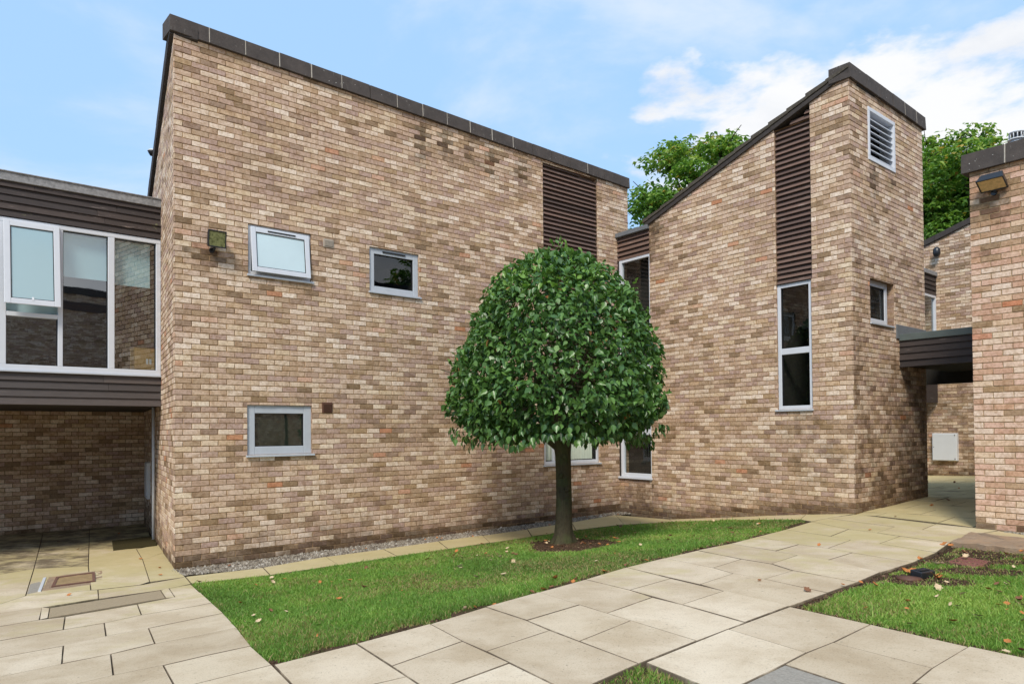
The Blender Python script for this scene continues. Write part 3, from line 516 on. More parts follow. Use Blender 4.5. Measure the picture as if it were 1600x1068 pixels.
def slab_mesh(mb, poly, alg=0., grime_shade=0., top=0., gap=.0026, depth=.045, mi=0):
    ar = sum(poly[i][0] * poly[(i + 1) % len(poly)][1] - poly[(i + 1) % len(poly)][0] * poly[i][1] for i in range(len(poly)))
    if ar < 0: poly = poly[::-1]
    n = len(poly); cx = sum(p[0] for p in poly) / n; cy = sum(p[1] for p in poly) / n
    def off(g):
        o = []
        for i in range(n):
            p0, p1, p2 = poly[i - 1], poly[i], poly[(i + 1) % n]
            def nn(a, b): dx, dy = b[0] - a[0], b[1] - a[1]; l = math.hypot(dx, dy) or 1; return (-dy / l, dx / l)
            a, b = nn(p0, p1), nn(p1, p2); bx, by = a[0] + b[0], a[1] + b[1]; l = bx * bx + by * by
            if l < .5: bx, by, l = a[0] * 2, a[1] * 2, 4
            o.append((p1[0] + bx * 2 * g / l, p1[1] + by * 2 * g / l))
        return o
    tz = random.gauss(0, .0015) + top; tx, ty = random.gauss(0, .0010), random.gauss(0, .0010)
    A = off(gap); B = off(gap + .0035); at = (random.random(), alg, grime_shade); k = len(mb.v)
    hz = lambda p: H(p[0], p[1]) + tz + tx * (p[0] - cx) + ty * (p[1] - cy)
    mb.v += [(p[0], p[1], hz(p) - depth) for p in A] + [(p[0], p[1], hz(p) - .004) for p in A] + [(p[0], p[1], hz(p)) for p in B]
    for q in range(n):
        w = (q + 1) % n
        for o1 in (0, n): mb.f.append((k + o1 + q, k + o1 + w, k + o1 + n + w, k + o1 + n + q)); mb.m.append(mi); mb.a.append((at[0], at[1] * .3, .75))
    mb.f.append(tuple(k + 2 * n + q for q in range(n))); mb.m.append(mi); mb.a.append(at)
PN = ('tone', 'alg', 'grime_shade')
mb = MB()
def mxy(p, pl):  # (u, d) of a point in a wall's frame
    x, y = p[0] - pl.o[0], p[1] - pl.o[1]; return x * pl.d[0] + y * pl.d[1], x * pl.n[0] + y * pl.n[1]
for s in SLABS:
    if any(p is None for p in s): continue
    cx = sum(p[0] for p in s) / len(s); cy = sum(p[1] for p in s) / len(s)
    alg = 0.; under_shade = 0.
    u, d = mxy((cx, cy), MAIN); us, ds = mxy((cx, cy), SIDE); ul, dl = mxy((cx, cy), LINK)
    if cx < -3.2 and dl < 2.4: alg = .12
    if dl < .0 and cx < -4: under_shade = .55; alg = 0  # shade under the link block painted into the slab colour
    if -0.2 < u < 9 and d < 1.4: alg = .45
    slab_mesh(mb, s, alg, under_shade)
# passage floor and court beyond it
e1 = TR.d; e2 = TR.n; A0 = J14[0]; A1 = J14[1]
ja, jb = A1[1] - A0[1], -(A1[0] - A0[0]); jc = ja * A0[0] + jb * A0[1]
if ja * 10.65 + jb * 18 < jc: ja, jb, jc = -ja, -jb, -jc
for i in range(-2, 20):
    s0 = -1 + i * .62; s1 = s0 + .62; w = .92
    for j in range(-9, 8):
        t0 = j * w + (i % 2) * w / 2 - .1; 
        pg = [(PT[0] + e1[0] * s + e2[0] * t, PT[1] + e1[1] * s + e2[1] * t) for s, t in ((s0, t0), (s1, t0), (s1, t0 + w), (s0, t0 + w))]
        if s1 < 2.6 and (t0 + w < 0 or t0 > 1.95): continue
        pg = clip(pg, -ja, -jb, -jc)
        if len(pg) < 3: continue
        ar = abs(sum(pg[q][0] * pg[(q + 1) % len(pg)][1] - pg[(q + 1) % len(pg)][0] * pg[q][1] for q in range(len(pg)))) / 2
        if ar < .02: continue
        slab_mesh(mb, pg, .6, .30 if 1.6 < s0 < 4.6 else 0)  # slabs below the canopy coloured darker, standing in for its shade
# floor under the linking block, further left and behind the traced slabs, and paving the photographer stands on
for i in range(0, 9):
    for j in range(-4, 1):
        s0 = -3.9 - i * .92; w0 = j * .62 + 1.9
        pg = [LINK.P(s0, 0, w0)[:2], LINK.P(s0 - .92, 0, w0)[:2], LINK.P(s0 - .92, 0, w0 + .62)[:2], LINK.P(s0, 0, w0 + .62)[:2]]
        slab_mesh(mb, pg, .4, .5 if w0 < 0 else 0)  # same painted shade on slabs beneath the link
def pin(x, y, poly):
    c = False
    for i in range(len(poly)):
        (x0, y0), (x1, y1) = poly[i], poly[(i + 1) % len(poly)]
        if (y0 > y) != (y1 > y) and x < (x1 - x0) * (y - y0) / (y1 - y0 + 1e-12) + x0: c = not c
    return c
OUTL = [s for s in SLABS if None not in s] + [LAWN1, LAWN2, LAWN3, STONE, TARMAC, GREY]
PTS = [p for s in OUTL for p in s]
for i in range(-16, 22):       # the rest of the court, outside the picture
    for j in range(-26, 22):
        s0, t0 = i * .92 + (j % 2) * .46, j * .62
        pg = [(e1[0] * s + e2[0] * t, e1[1] * s + e2[1] * t) for s, t in ((s0, t0), (s0 + .92, t0), (s0 + .92, t0 + .62), (s0, t0 + .62))]
        cx, cy = sum(p[0] for p in pg) / 4, sum(p[1] for p in pg) / 4
        if cy > 8.3 or cy < -9 or abs(cx) > 12.5 or mxy((cx, cy), RF)[1] < .45 or (cx < -3 and mxy((cx, cy), LINK)[1] < 2.3): continue
        tst = pg + [(cx, cy)] + [((pg[k][0] + pg[k - 1][0]) / 2, (pg[k][1] + pg[k - 1][1]) / 2) for k in range(4)]
        if any(pin(x, y, o) for o in OUTL for x, y in tst) or any(pin(x, y, pg) for x, y in PTS): continue
        slab_mesh(mb, pg, 0, 0, -.006)
struct(build('paving', mb, [M_SLAB], names=PN))
mb = MB(); slab_mesh(mb, TARMAC, 0, 0, .001); struct(build('tarmac_patch', mb, [M_TAR], names=PN))
mb = MB(); slab_mesh(mb, GREY, 0, 0, -.002); struct(build('cement_patch', mb, [M_GREY], names=PN))
# soil beds below each lawn
for nm, pg in (('lawn_soil', LAWN1), ('lawn_soil', LAWN2), ('lawn_soil', LAWN3)): struct(sheet(nm, pg, -.022, M_SOIL))

# ---------------------------------------------------------------- main brick block
def mtop(u): return 6.985 - .019 * u
main = thing('brick_building', on(PM[0], PM[1]), 'large buff brick block behind the round tree, with three small windows and dark coping', 'building')
W1 = (.975, 3.95, 1.905, 4.65); W2 = (2.875, 3.935, 3.785, 4.63); W3 = (.957, 1.44, 1.908, 2.135); W4 = (6.545, 1.10, 8.06, 2.50); LV = (6.572, 2.50, 8.07, 6.80)
def blob(u, z, cu, cz, ru, rz): return math.exp(-((u - cu) / ru) ** 2 - ((z - cz) / rz) ** 2)
def st_main(u, z):
    g = H(*MAIN.P(u, 0)[:2]); h = z - g
    s = .85 / (1 + math.exp((h - .13) * 45)) + .20 * math.exp(-(h / .45) ** 2) + .16 * math.exp(-(h / 1.3) ** 2) + .22 * max(0, (u - 8.0)) * math.exp(-((z - .6) / 1.4) ** 2)
    s += .9 * blob(u, z, .42, 4.14, .30, .11) + .5 * blob(u, z, .5, 3.95, .12, .18) + .55 * blob(u, z, 2.18, 4.56, .17, .12) + .30 * blob(u, z, 1.9, 3.75, .2, .25) + .35 * blob(u, z, 3.83, 3.75, .08, .2)
    s += .25 * blob(u, z, 2.2, 2.35, .2, .12) + .35 * blob(u, z, 1.4, 1.32, .55, .07) + .55 * blob(u, z, 8.6, 6.5, .05, .3) + .3 * blob(u, z, 8.85, 5.75, .15, .5)
    s += .42 * blob(u, z, 5.0, 6.45, 1.6, .12) * (math.sin(u * 9) > -.2) + .16 * blob(u, z, 2.5, 5.4, 2.4, .35)
    for q in (3.87, 4.36, 4.84, 5.33, 6.06): s += 1.2 * blob(u, z, q, 6.72 - (q * .37 % .25), .12, .36)
    return s
mb = wall(MAIN, 0, 9.0, -.35, (-.019, 6.985), [W1, W2, W3, W4, LV], st_main, core=.3)
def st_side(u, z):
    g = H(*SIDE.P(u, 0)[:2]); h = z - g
    return max(0, 1.0 - h / .12) + .5 * math.exp(-(h / .45) ** 2) + (.30 if (u > 1.86 and z < 2.16) else 0)  # last term paints the undercroft's shade into the bricks, the rest is damp
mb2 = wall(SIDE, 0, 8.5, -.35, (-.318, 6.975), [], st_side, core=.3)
ftop = [MAIN.P(9.0, 0)[:2], SIDE.P(8.5, 0)[:2]]
dirs = (SIDE.d[0] * 8.5, SIDE.d[1] * 8.5)
E1 = MAIN.P(9.0, 0); E2 = (E1[0] + dirs[0], E1[1] + dirs[1], 0)
class _P: pass
ENDW = Plane((E1[0], E1[1]), math.atan2(dirs[0], dirs[1]), 1)
wall(ENDW, 0.02, 8.5, -.35, (-.318, 6.80), [], None, mb=mb, core=.25, bricks=False)
o = build('wall', mb, [M_BUFF, M_MORT], main); o['label'] = 'front wall of variegated buff bricks'
o = build('wall', mb2, [M_BUFF, M_MORT], main); o['label'] = 'narrow return wall with a top sloping down to the back'
window(MAIN, main, *W1, d=-.028, fw=.05, sash=(W1[0] + .035, W1[1] + .035, W1[2] - .035, W1[3] - .03, .07, .07), top_vent=False, room=.16, mat=M_FRAME, blind=[(W1[0] + .05, W1[1] + .05, W1[2] - .05, W1[3] - .05, M_BLINDB)])
tv = MB(); MAIN.box(tv, 1.25, 1.66, 4.575, 4.592, .002, .016); build('trickle_vent', tv, M_BLACK, main, .002)
window(MAIN, main, *W2, d=-.028, fw=.095, top_vent=True, room=1.2, mat=M_FRAMEG)
window(MAIN, main, *W3, d=-.028, fw=.115, room=.5, mat=M_FRAMEG, glass=M_GLASSC)
mb = MB(); MAIN.box(mb, W3[0] + .115, W3[2] - .115, W3[1] + .11, W3[3] - .11, -.078, -.074); o = build('insect_screen', mb, plain('olive_black_mesh', (.030, .036, .026), .8, .15, .1, 40, 0, .1), main)
g4 = window(MAIN, main, *W4, d=-.028, fw=.065, mull=[(6.86, .10)], room=.6, mat=M_FRAME, glass=M_GLASSC)
mb = MB(); x = W4[0] + .08
while x < W4[2] - .09:      # vertical blind strips
    a = .62; c, s_ = math.cos(a) * .045, math.sin(a) * .045
    mb.hexa([MAIN.P(x - c, W4[1] + .08, -.14 - s_), MAIN.P(x + c, W4[1] + .08, -.14 + s_), MAIN.P(x + c, W4[1] + .08, -.142 + s_), MAIN.P(x - c, W4[1] + .08, -.142 - s_),
             MAIN.P(x - c, W4[3] - .07, -.14 - s_), MAIN.P(x + c, W4[3] - .07, -.14 + s_), MAIN.P(x + c, W4[3] - .07, -.142 + s_), MAIN.P(x - c, W4[3] - .07, -.142 - s_)]); x += .072
build('blind', mb, M_VBL, g4)
slats(MAIN, main, 'louvre_panel', LV[0] + .01, LV[2] - .01, LV[1], LV[3] + .04, .0835, -.012, M_SLAT, tilt=.62, topf=lambda u: mtop(u) - .005)
cope(MAIN, main, -.06, 9.03, lambda u: 6.985 - .0195 * u, .215, .045, .30, .4875, start=.505)
# thin verge along the top of the side wall, lumpy
mb = MB(); u = .0
while u < 8.5:
    v = min(u + .33, 8.5); j = random.uniform(-.012, .012); zt = lambda q: 6.975 - .318 * q
    mb.hexa([SIDE.P(u, zt(u) - .02, .05), SIDE.P(v - .006, zt(v) - .02, .05), SIDE.P(v - .006, zt(v) - .02, -.3), SIDE.P(u, zt(u) - .02, -.3), SIDE.P(u, zt(u) + .125 + j, .06), SIDE.P(v - .006, zt(v) + .125 + j, .06), SIDE.P(v - .006, zt(v) + .125 + j, -.3), SIDE.P(u, zt(u) + .125 + j, -.3)])
    u = v
build('verge', mb, M_VERGE, main, .008)
rf = MB(); a, b = MAIN.P(0, 6.98, -.2), MAIN.P(9, 6.80, -.2); c = (b[0] + dirs[0], b[1] + dirs[1], b[2] - 2.70); d = (a[0] + dirs[0], a[1] + dirs[1], a[2] - 2.70)
rf.hexa([(*a[:2], a[2] - .1), (*b[:2], b[2] - .1), (*c[:2], c[2] - .1), (*d[:2], d[2] - .1), a, b, c, d]); build('roof', rf, M_ROOF, main)
def flue(parent, x, y, z0, z1, r):
    m = MB(); m.tube([(x, y, z0), (x, y, z1 - .12)], r, 16); m.tube([(x, y, z1 - .125), (x, y, z1 - .11)], r * 1.25, 16); m.tube([(x, y, z1 - .035), (x, y, z1 - .02), (x, y, z1)], [r * 1.12, r * 1.1, r * .6], 16)
    for k in range(12):
        t = k * math.pi / 6; m.tube([(x + r * math.cos(t), y + r * math.sin(t), z1 - .115), (x + r * math.cos(t), y + r * math.sin(t), z1 - .03)], .008, 4)
    o = build('flue', m, M_LEAD if parent is main else M_WHITE, parent, 0, True)
    m = MB(); m.tube([(x, y, z1 - .12), (x, y, z1 - .03)], r * .7, 10); build('flue_core', m, M_BLACK, o); return o
flue(main, -4.296, 10.386, 6.5, 7.40, .062)
def vent(pl, parent, u0, z0, u1, z1, mat, back=None):
    m = MB(); pl.box(m, u0, u1, z0, z1, -.01, .012); f = build('vent_cover', m, mat, parent, .003)
    m = MB(); n = 7
    for k in range(n): zz = z0 + .02 + (z1 - z0 - .04) * (k + .5) / n; pl.box(m, u0 + .02, u1 - .02, zz - .004, zz + .004, .012, .021)
    build('grille', m, mat, f)
vent(MAIN, main, 2.097, 4.50, 2.262, 4.625, plain('stone_coloured_plastic', (.44, .38, .31), .6, .3, .3, 30)); vent(MAIN, main, 2.066, 2.035, 2.229, 2.19, M_BRWN)
# old patched render around the upper vent
# ---------------------------------------------------------------- wall floodlights
def floodlight(name, pl, u, z, w, h, glassm, label, up=False, tilt=.35):
    base = pl.P(u, z, 0); t = thing(name, base, label, 'floodlight')
    m = MB(); 
    def Q(a, b, c): # a across, b up, c out; tilted housing
        cb, sb = math.cos(tilt), math.sin(tilt); return pl.P(u + a, z + b * cb - c * sb, .10 + b * sb + c * cb)
    hw, hh = w / 2, h / 2
    m.hexa([Q(-hw * .8, -hh * .8, -.06), Q(hw * .8, -hh * .8, -.06), Q(hw, -hh, .05), Q(-hw, -hh, .05), Q(-hw * .8, hh * .8, -.06), Q(hw * .8, hh * .8, -.06), Q(hw, hh, .05), Q(-hw, hh, .05)])
    build('housing', m, M_BLACK, t, .006)
    m = MB(); e = .012
    for (a0, a1, b0, b1) in ((-hw, hw, hh - e, hh + .004), (-hw, hw, -hh - .004, -hh + e), (-hw - .003, -hw + e, -hh, hh), (hw - e, hw + .003, -hh, hh)):
        m.hexa([Q(a0, b0, .045), Q(a1, b0, .045), Q(a1, b0, .068), Q(a0, b0, .068), Q(a0, b1, .045), Q(a1, b1, .045), Q(a1, b1, .068), Q(a0, b1, .068)])
    build('rim', m, M_BLACK, t, .003)
    m = MB(); i = .012; m.hexa([Q(-hw + i, -hh + i, .05), Q(hw - i, -hh + i, .05), Q(hw - i, -hh + i, .06), Q(-hw + i, -hh + i, .06), Q(-hw + i, hh - i, .05), Q(hw - i, hh - i, .05), Q(hw - i, hh - i, .06), Q(-hw + i, hh - i, .06)])
    build('lamp_glass', m, glassm, t)
    m = MB(); m.tube([pl.P(u, z - h * .62, 0), pl.P(u, z - h * .62, .04), Q(0, -hh * .75, -.03)], .016, 8); m.tube([pl.P(u - .02, z - h * .62, -.005), pl.P(u - .02, z - h * .62, .02)], .035, 12); build('bracket', m, M_BLACK, t)
    return t
floodlight('floodlight', MAIN, .50, 4.33, .235, .215, M_ALG, 'square black floodlight with algae green glass on the large brick block above sooty bricks', tilt=.12)

# ---------------------------------------------------------------- left timber clad link block
lk = thing('link_building', on(*LINK.P(-3, 0)[:2]), 'dark timber clad link with a long white framed window over an open undercroft', 'building')
slats(LINK, lk, 'upper_cladding', -12, -.005, 4.69, 5.19, .1, .0, M_TIMB, lap=True, thick=.02)
slats(LINK, lk, 'lower_cladding', -12, -.005, 2.16, 2.60, .11, .0, M_TIMB_LOW, lap=True, thick=.02)
mb = MB(); LINK.box(mb, -12, -.004, 5.17, 5.30, -.3, .045); LINK.box(mb, -12, -.004, 5.285, 5.30, .045, .062)
o = build('roof_flashing', mb, M_LEADP, lk, .004)
LINKB = Plane(LINK.P(0, 0, -3.45)[:2], AZA, 1)
def lskew(mb, z0, z1, d0, d1):    # slab that runs up against the side wall of the large block
    ks = .183
    mb.hexa([LINK.P(-12, z0, d0), LINK.P(-.012 - ks * d0, z0, d0), LINK.P(-.012 - ks * d1, z0, d1), LINK.P(-12, z0, d1), LINK.P(-12, z1, d0), LINK.P(-.012 - ks * d0, z1, d0), LINK.P(-.012 - ks * d1, z1, d1), LINK.P(-12, z1, d1)])
mb = MB(); lskew(mb, 2.17, 2.21, -.025, -5.0); build('soffit', mb, M_VERGE, lk)
mb = MB(); lskew(mb, 5.18, 5.27, -.3, -5.0); build('roof', mb, M_ROOF, lk)
BW = Plane((-7.155, 14.327), AZA, 1)
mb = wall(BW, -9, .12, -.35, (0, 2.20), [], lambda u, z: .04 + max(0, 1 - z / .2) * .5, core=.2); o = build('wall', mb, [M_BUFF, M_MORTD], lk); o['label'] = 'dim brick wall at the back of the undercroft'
# window strip: frame top 4.67, bottom 2.62
def strip_window():
    z0, z1 = 2.62, 4.68; mb = MB(); d0, d1 = -.07, .012
    LINK.box(mb, -12, -.004, z1 - .065, z1, d0, d1); LINK.box(mb, -12, -.004, z0, z0 + .08, d0, d1)
    LINK.box(mb, -.07, -.004, z0 + .08, z1 - .065, d0, d1 - .002)
    for c, w in ((-.677, .085), (-1.317, .06), (-1.99, .085), (-2.67, .06), (-3.34, .085), (-4.0, .06), (-4.67, .085), (-5.5, .085), (-6.5, .085), (-7.5, .085), (-8.5, .085), (-9.5, .085)): LINK.box(mb, c - w / 2, c + w / 2, z0 + .08, z1 - .065, d0, d1 - .002)
    LINK.box(mb, -1.95, -1.345, 3.355, 3.415, d0, d1 - .006)
    g = build('window', mb, M_FRAME, lk, .006)
    mb = MB(); LINK.box(mb, -12, -.004, z0 - .022, z0 - .001, -.02, .055); build('sill', mb, M_FRAMEG, g, .004)
    # opening sash, top hung, slightly open
    sb = MB(); a, c2, b, q, push, sw = -1.985, -1.335, 3.50, 4.64, .13, .075
    def SP(u, z, dd): return LINK.P(u, z, .014 + push * (q - z) / (q - b) + dd)
    def bar(m, x0, x1, y0, y1, h0=0., h=.035): m.hexa([SP(x0, y0, h0), SP(x1, y0, h0), SP(x1, y0, h), SP(x0, y0, h), SP(x0, y1, h0), SP(x1, y1, h0), SP(x1, y1, h), SP(x0, y1, h)])
    bar(sb, a, a + sw, b, q); bar(sb, c2 - sw, c2, b, q); bar(sb, a + sw, c2 - sw, q - sw, q, 0, .033); bar(sb, a + sw, c2 - sw, b, b + sw, 0, .033); build('sash', sb, M_FRAME, g, .006)
    gk = MB(); e = .009
    bar(gk, a + sw - .001, a + sw + e, b + sw, q - sw, .014, .026); bar(gk, c2 - sw - e, c2 - sw + .001, b + sw, q - sw, .014, .026); bar(gk, a + sw, c2 - sw, b + sw - .001, b + sw + e, .014, .0255); bar(gk, a + sw, c2 - sw, q - sw - e, q - sw + .001, .014, .0255)
    build('gasket', gk, M_SEAL, g)
    mb = MB(); mb.poly([SP(a + sw, b + sw, .016), SP(c2 - sw, b + sw, .016), SP(c2 - sw, q - sw, .016), SP(a + sw, q - sw, .016)]); build('pane', mb, M_FROSTD, g)
    hn = MB(); m0 = (a + c2) / 2; hn.hexa([SP(m0 - .012, b + sw - .01, .03), SP(m0 + .012, b + sw - .01, .03), SP(m0 + .012, b + sw - .01, .04), SP(m0 - .012, b + sw - .01, .04), SP(m0 - .012, b + sw + .04, .0), SP(m0 + .012, b + sw + .04, .0), SP(m0 + .012, b + sw + .04, .012), SP(m0 - .012, b + sw + .04, .012)]); build('handle', hn, M_WHITE, g)
    gk = MB()
    for (ua, ub, za, zb) in ((-1.95, -1.347, z0 + .08, 3.385), (-1.287, -.72, z0 + .08, z1 - .065), (-.635, -.07, z0 + .08, z1 - .065), (-2.64, -2.03, z0 + .08, z1 - .065), (-3.3, -2.70, z0 + .08, z1 - .065), (-3.97, -3.38, z0 + .08, z1 - .065)):
        pn = MB(); pn.poly([LINK.P(ua, za, -.045), LINK.P(ub, za, -.045), LINK.P(ub, zb, -.045), LINK.P(ua, zb, -.045)]); build('pane', pn, M_GLASSL, g)
        LINK.box(gk, ua - .001, ua + .009, za, zb, -.044, -.02); LINK.box(gk, ub - .009, ub + .001, za, zb, -.044, -.02); LINK.box(gk, ua, ub, za - .001, za + .009, -.044, -.021); LINK.box(gk, ua, ub, zb - .009, zb + .001, -.044, -.021)
    build('gasket', gk, M_SEAL, g)
    for (ua, ub, za) in ((-1.98, -1.33, 3.40), (-1.29, -.71, 4.0), (-.64, -.125, 3.965), (-4, -2.0, 3.6)):
        bm = MB(); LINK.box(bm, ua, ub, za, z1 - .06, -.13, -.126); bm.tube([LINK.P(ua, z1 - .09, -.128), LINK.P(ub, z1 - .09, -.128)], .022, 10); LINK.box(bm, ua, ub, za - .012, za + .012, -.136, -.120); build('blind', bm, M_BLIND, g)
    # corridor behind: floor, back wall, ceiling
    rm = MB(); lskew(rm, 2.6, 2.64, -.08, -2.2); lskew(rm, 4.70, 4.74, -.08, -2.2); lskew(rm, 2.64, 4.70, -2.2, -2.24); LINK.box(rm, -.035, -.02, 2.64, 4.70, -2.2, -.08); build('room_lining', rm, M_DARK, g)
strip_window()
# cardboard box on the window ledge, plant left out of the glass
bx = thing('cardboard_box', LINK.P(-.21, 2.70, -.2), 'brown cardboard box on the ledge inside the right pane of the long left window', 'box')
m = MB(); LINK.box(m, -.33, -.03, 2.70, 3.05, -.42, -.14); build('carton', m, M_CARD, bx, .004)
m = MB(); LINK.box(m, -.33, -.03, 3.05, 3.085, -.42, -.13); build('lid', m, M_BLACK, bx, .003)
m = MB()
for k in (0, 1): LINK.box(m, -.175 + k * .045, -.145 + k * .045, 2.80, 2.88, -.139, -.137); 
build('print', m, M_WHITE, bx)
# white downpipe in the undercroft, meter cabinet on the side wall, mat
m = MB(); m.tube([SIDE.P(2.75, .05, .04), SIDE.P(2.75, 2.19, .04)], .022, 10)
tag(build('drainpipe', m, M_WHITE, None, 0, True), 'thin white vertical pipe on the brick side wall inside the left undercroft', 'pipe')
def cabinet(pl, u0, z0, u1, z1, dep, label):
    t = thing('meter_cabinet', pl.P((u0 + u1) / 2, z0, 0), label, 'meter cabinet')
    m = MB(); pl.box(m, u0, u1, z0, z1, -.03, dep); build('casing', m, M_WHITE, t, .008)
    m = MB(); pl.box(m, u0 + .012, u1 - .012, z0 + .012, z1 - .012, dep, dep + .012); dr = build('door', m, M_WHITE, t, .006)
    for uu, zz, r in ((u0 + .04, z0 + .05, .012), (u0 + .04, z1 - .05, .012), (u1 - .04, (z0 + z1) / 2, .008)):
        m = MB(); m.tube([pl.P(uu, zz, dep + .01), pl.P(uu, zz, dep + .017)], r, 10); build('lock', m, M_BLACK, dr)
    return t
cabinet(SIDE, 3.95, .60, 4.45, 1.24, .05, 'narrow looking white meter cabinet on the side wall inside the dark left undercroft')
cx, cy = sum(p[0] for p in MAT) / 4, sum(p[1] for p in MAT) / 4
mb = MB(); ms = [(-6.52, 11.86), (-5.62, 12.42 - .62), (-5.42, 12.0 - .35), (-6.02, 11.05)]
mb = MB(); slab_mesh(mb, MAT, 0, 0, .016, gap=.0, depth=.012); tag(build('door_mat', mb, [M_MATD], names=PN), 'dark brown coir mat on the floor at the mouth of the left undercroft', 'mat')
m = MB(); q = SIDE.P(2.70, 6.30, .06)
sens = thing('security_sensor', q, 'small pale topped dome sensor at the sloping left edge of the large brick block', 'sensor')
m.tube([(q[0], q[1], q[2] - .06), (q[0], q[1], q[2] - .01), (q[0], q[1], q[2] + .01)], [.03, .06, .065], 14); build('dome', m, M_BLACK, sens, 0, True)
m = MB(); m.tube([(q[0], q[1], q[2] + .01), (q[0], q[1], q[2] + .03), (q[0], q[1], q[2] + .055)], [.07, .055, .01], 14); build('cap', m, M_WHITE, sens, 0, True)
m = MB(); m.tube([SIDE.P(2.70, 6.22, 0), (q[0], q[1], q[2] - .05)], .012, 6); build('bracket', m, M_BLACK, sens)

# ---------------------------------------------------------------- tower block on the right
tw = thing('brick_tower', on(*PT), 'narrow tall brick tower with a steep roof and a white slatted vent high up', 'building')
TWN = (.676, 2.055, 1.300, 4.125); TLV = (.655, 4.125, 1.300, 7.2)
tt = (-.335, 7.165)
def st_tl(u, z):
    g = H(*TL.P(u, 0)[:2]); h = z - g
    s = .85 / (1 + math.exp((h - .13) * 45)) + .24 * math.exp(-(h / .45) ** 2) + .16 * math.exp(-(h / 1.3) ** 2) + .40 * blob(u, z, .99, 1.85, .6, .2) + .30 * blob(u, z, 4.5, .5, .6, .5) + .5 * math.exp(-((u - 4.05) / .22) ** 2) * (z > 5.0) + .45 * blob(u, z, 3.95, 5.7, .5, .25)
    s += .35 * blob(u, z, 4.1, 3.8, .12, 2.0) + .28 * blob(u, z, .6, 1.4, .8, .5) + .16 * blob(u, z, 3.2, 3.0, .6, 1.4) + .3 * blob(u, z, 2.0, 2.55, 1.2, .1); return s
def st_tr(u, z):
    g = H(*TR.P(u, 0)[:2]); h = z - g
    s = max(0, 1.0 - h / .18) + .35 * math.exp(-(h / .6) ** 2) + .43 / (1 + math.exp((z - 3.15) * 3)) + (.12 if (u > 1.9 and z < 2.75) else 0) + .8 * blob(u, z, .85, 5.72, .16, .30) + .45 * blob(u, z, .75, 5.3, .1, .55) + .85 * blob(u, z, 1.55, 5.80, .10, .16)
    s += .35 * blob(u, z, .28, 4.4, .3, .9) + .3 * blob(u, z, 2.2, 5.7, .2, .4) + .25 * blob(u, z, .1, 2.9, .15, .8); return s
mb = wall(TL, 0, 4.095, -.4, tt, [TWN, TLV], st_tl, core=.3)
o = build('wall', mb, [M_BUFF, M_MORT], tw); o['label'] = 'left wall with the tall timber slats'
TRL = (.625, 5.985, 1.628, 6.83); TRW = (.62, 3.41, 1.52, 4.11)
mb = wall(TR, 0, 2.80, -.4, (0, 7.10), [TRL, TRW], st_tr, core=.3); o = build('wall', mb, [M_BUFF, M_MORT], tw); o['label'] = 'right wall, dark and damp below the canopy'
TB = Plane(TR.P(2.80, 0)[:2], AZB, 1); mb = wall(TB, 0, 4.1, -.4, tt, [], lambda u, z: .3, bricks=False); build('wall', mb, [M_BUFF, M_MORT], tw)
window(TL, tw, *TWN, d=-.03, fw=.062, trans=[(3.012, TWN[0] + .062, TWN[2] - .062, .10)], room=1.0, mat=M_FRAME, glass=M_GLASSC)
slats(TL, tw, 'louvre_panel', TLV[0] + .008, TLV[2] - .008, TLV[1] + .01, 7.0, .086, -.012, M_SLAT, tilt=.6, topf=lambda u: tt[0] * u + tt[1] - .03)
window(TR, tw, TRW[0], TRW[1], TRW[2] - .10, TRW[3], d=-.075, fw=.09, room=1.0, mat=M_FRAME, ledge=.03)
# framed metal ventilation louvre
mb = MB(); a, b, c, d = TRL; fw = .06
for r in ((a, c, d - fw, d), (a, c, b, b + fw), (a, a + fw, b + fw, d - fw), (c - fw, c, b + fw, d - fw)): TR.box(mb, r[0], r[1], r[2], r[3], -.22, .015)
lf = build('louvre_vent', mb, M_FRAME, tw, .005)
mb = MB()
for k in range(7):
    zz = b + fw + .02 + k * .098; mb.hexa([TR.P(a + fw, zz, -.005), TR.P(c - fw, zz, -.005), TR.P(c - fw, zz + .012, -.005), TR.P(a + fw, zz + .012, -.005), TR.P(a + fw, zz + .075, -.13), TR.P(c - fw, zz + .075, -.13), TR.P(c - fw, zz + .087, -.13), TR.P(a + fw, zz + .087, -.13)])
build('blade', mb, M_FRAME, lf)
mb = MB(); TR.box(mb, a, c, b, d, -.30, -.24); build('backing', mb, M_DARK, lf)
cope(TR, tw, -.04, 2.89, lambda u: 7.085 - .022 * u, .23, .045, .30, .485, start=.57)
mb = MB(); u = -.02
while u < 4.17:       # verge of uneven roof tiles above a mortar fillet
    v = min(u + .34, 4.18); zt = lambda q: 7.165 - .335 * q; j = random.uniform(0, .02)
    mb.hexa([TL.P(u, zt(u) - .015, .035), TL.P(v, zt(v) - .015, .035), TL.P(v, zt(v) - .015, -.3), TL.P(u, zt(u) - .015, -.3), TL.P(u, zt(u) + .06, .04), TL.P(v, zt(v) + .06, .04), TL.P(v, zt(v) + .06, -.3), TL.P(u, zt(u) + .06, -.3)], 0)
    mb.hexa([TL.P(u + .004, zt(u) + .062, .055), TL.P(v + .03, zt(v) + .062, .055), TL.P(v + .03, zt(v) + .062, -.3), TL.P(u + .004, zt(u) + .062, -.3), TL.P(u + .004, zt(u) + .10 + j, .06), TL.P(v + .03, zt(v) + .125 + j, .06), TL.P(v + .03, zt(v) + .125 + j, -.3), TL.P(u + .004, zt(u) + .10 + j, -.3)], 1)
    u = v
build('verge', mb, [M_VERGE, plain('lichen_roof_tile', (.11, .095, .075), .85, .2, .8, 20)], tw, .004)
a = TL.P(0, 7.18, -.25); b = TR.P(2.8, 7.18, -.05); dd = (TL.d[0] * 4.2, TL.d[1] * 4.2)
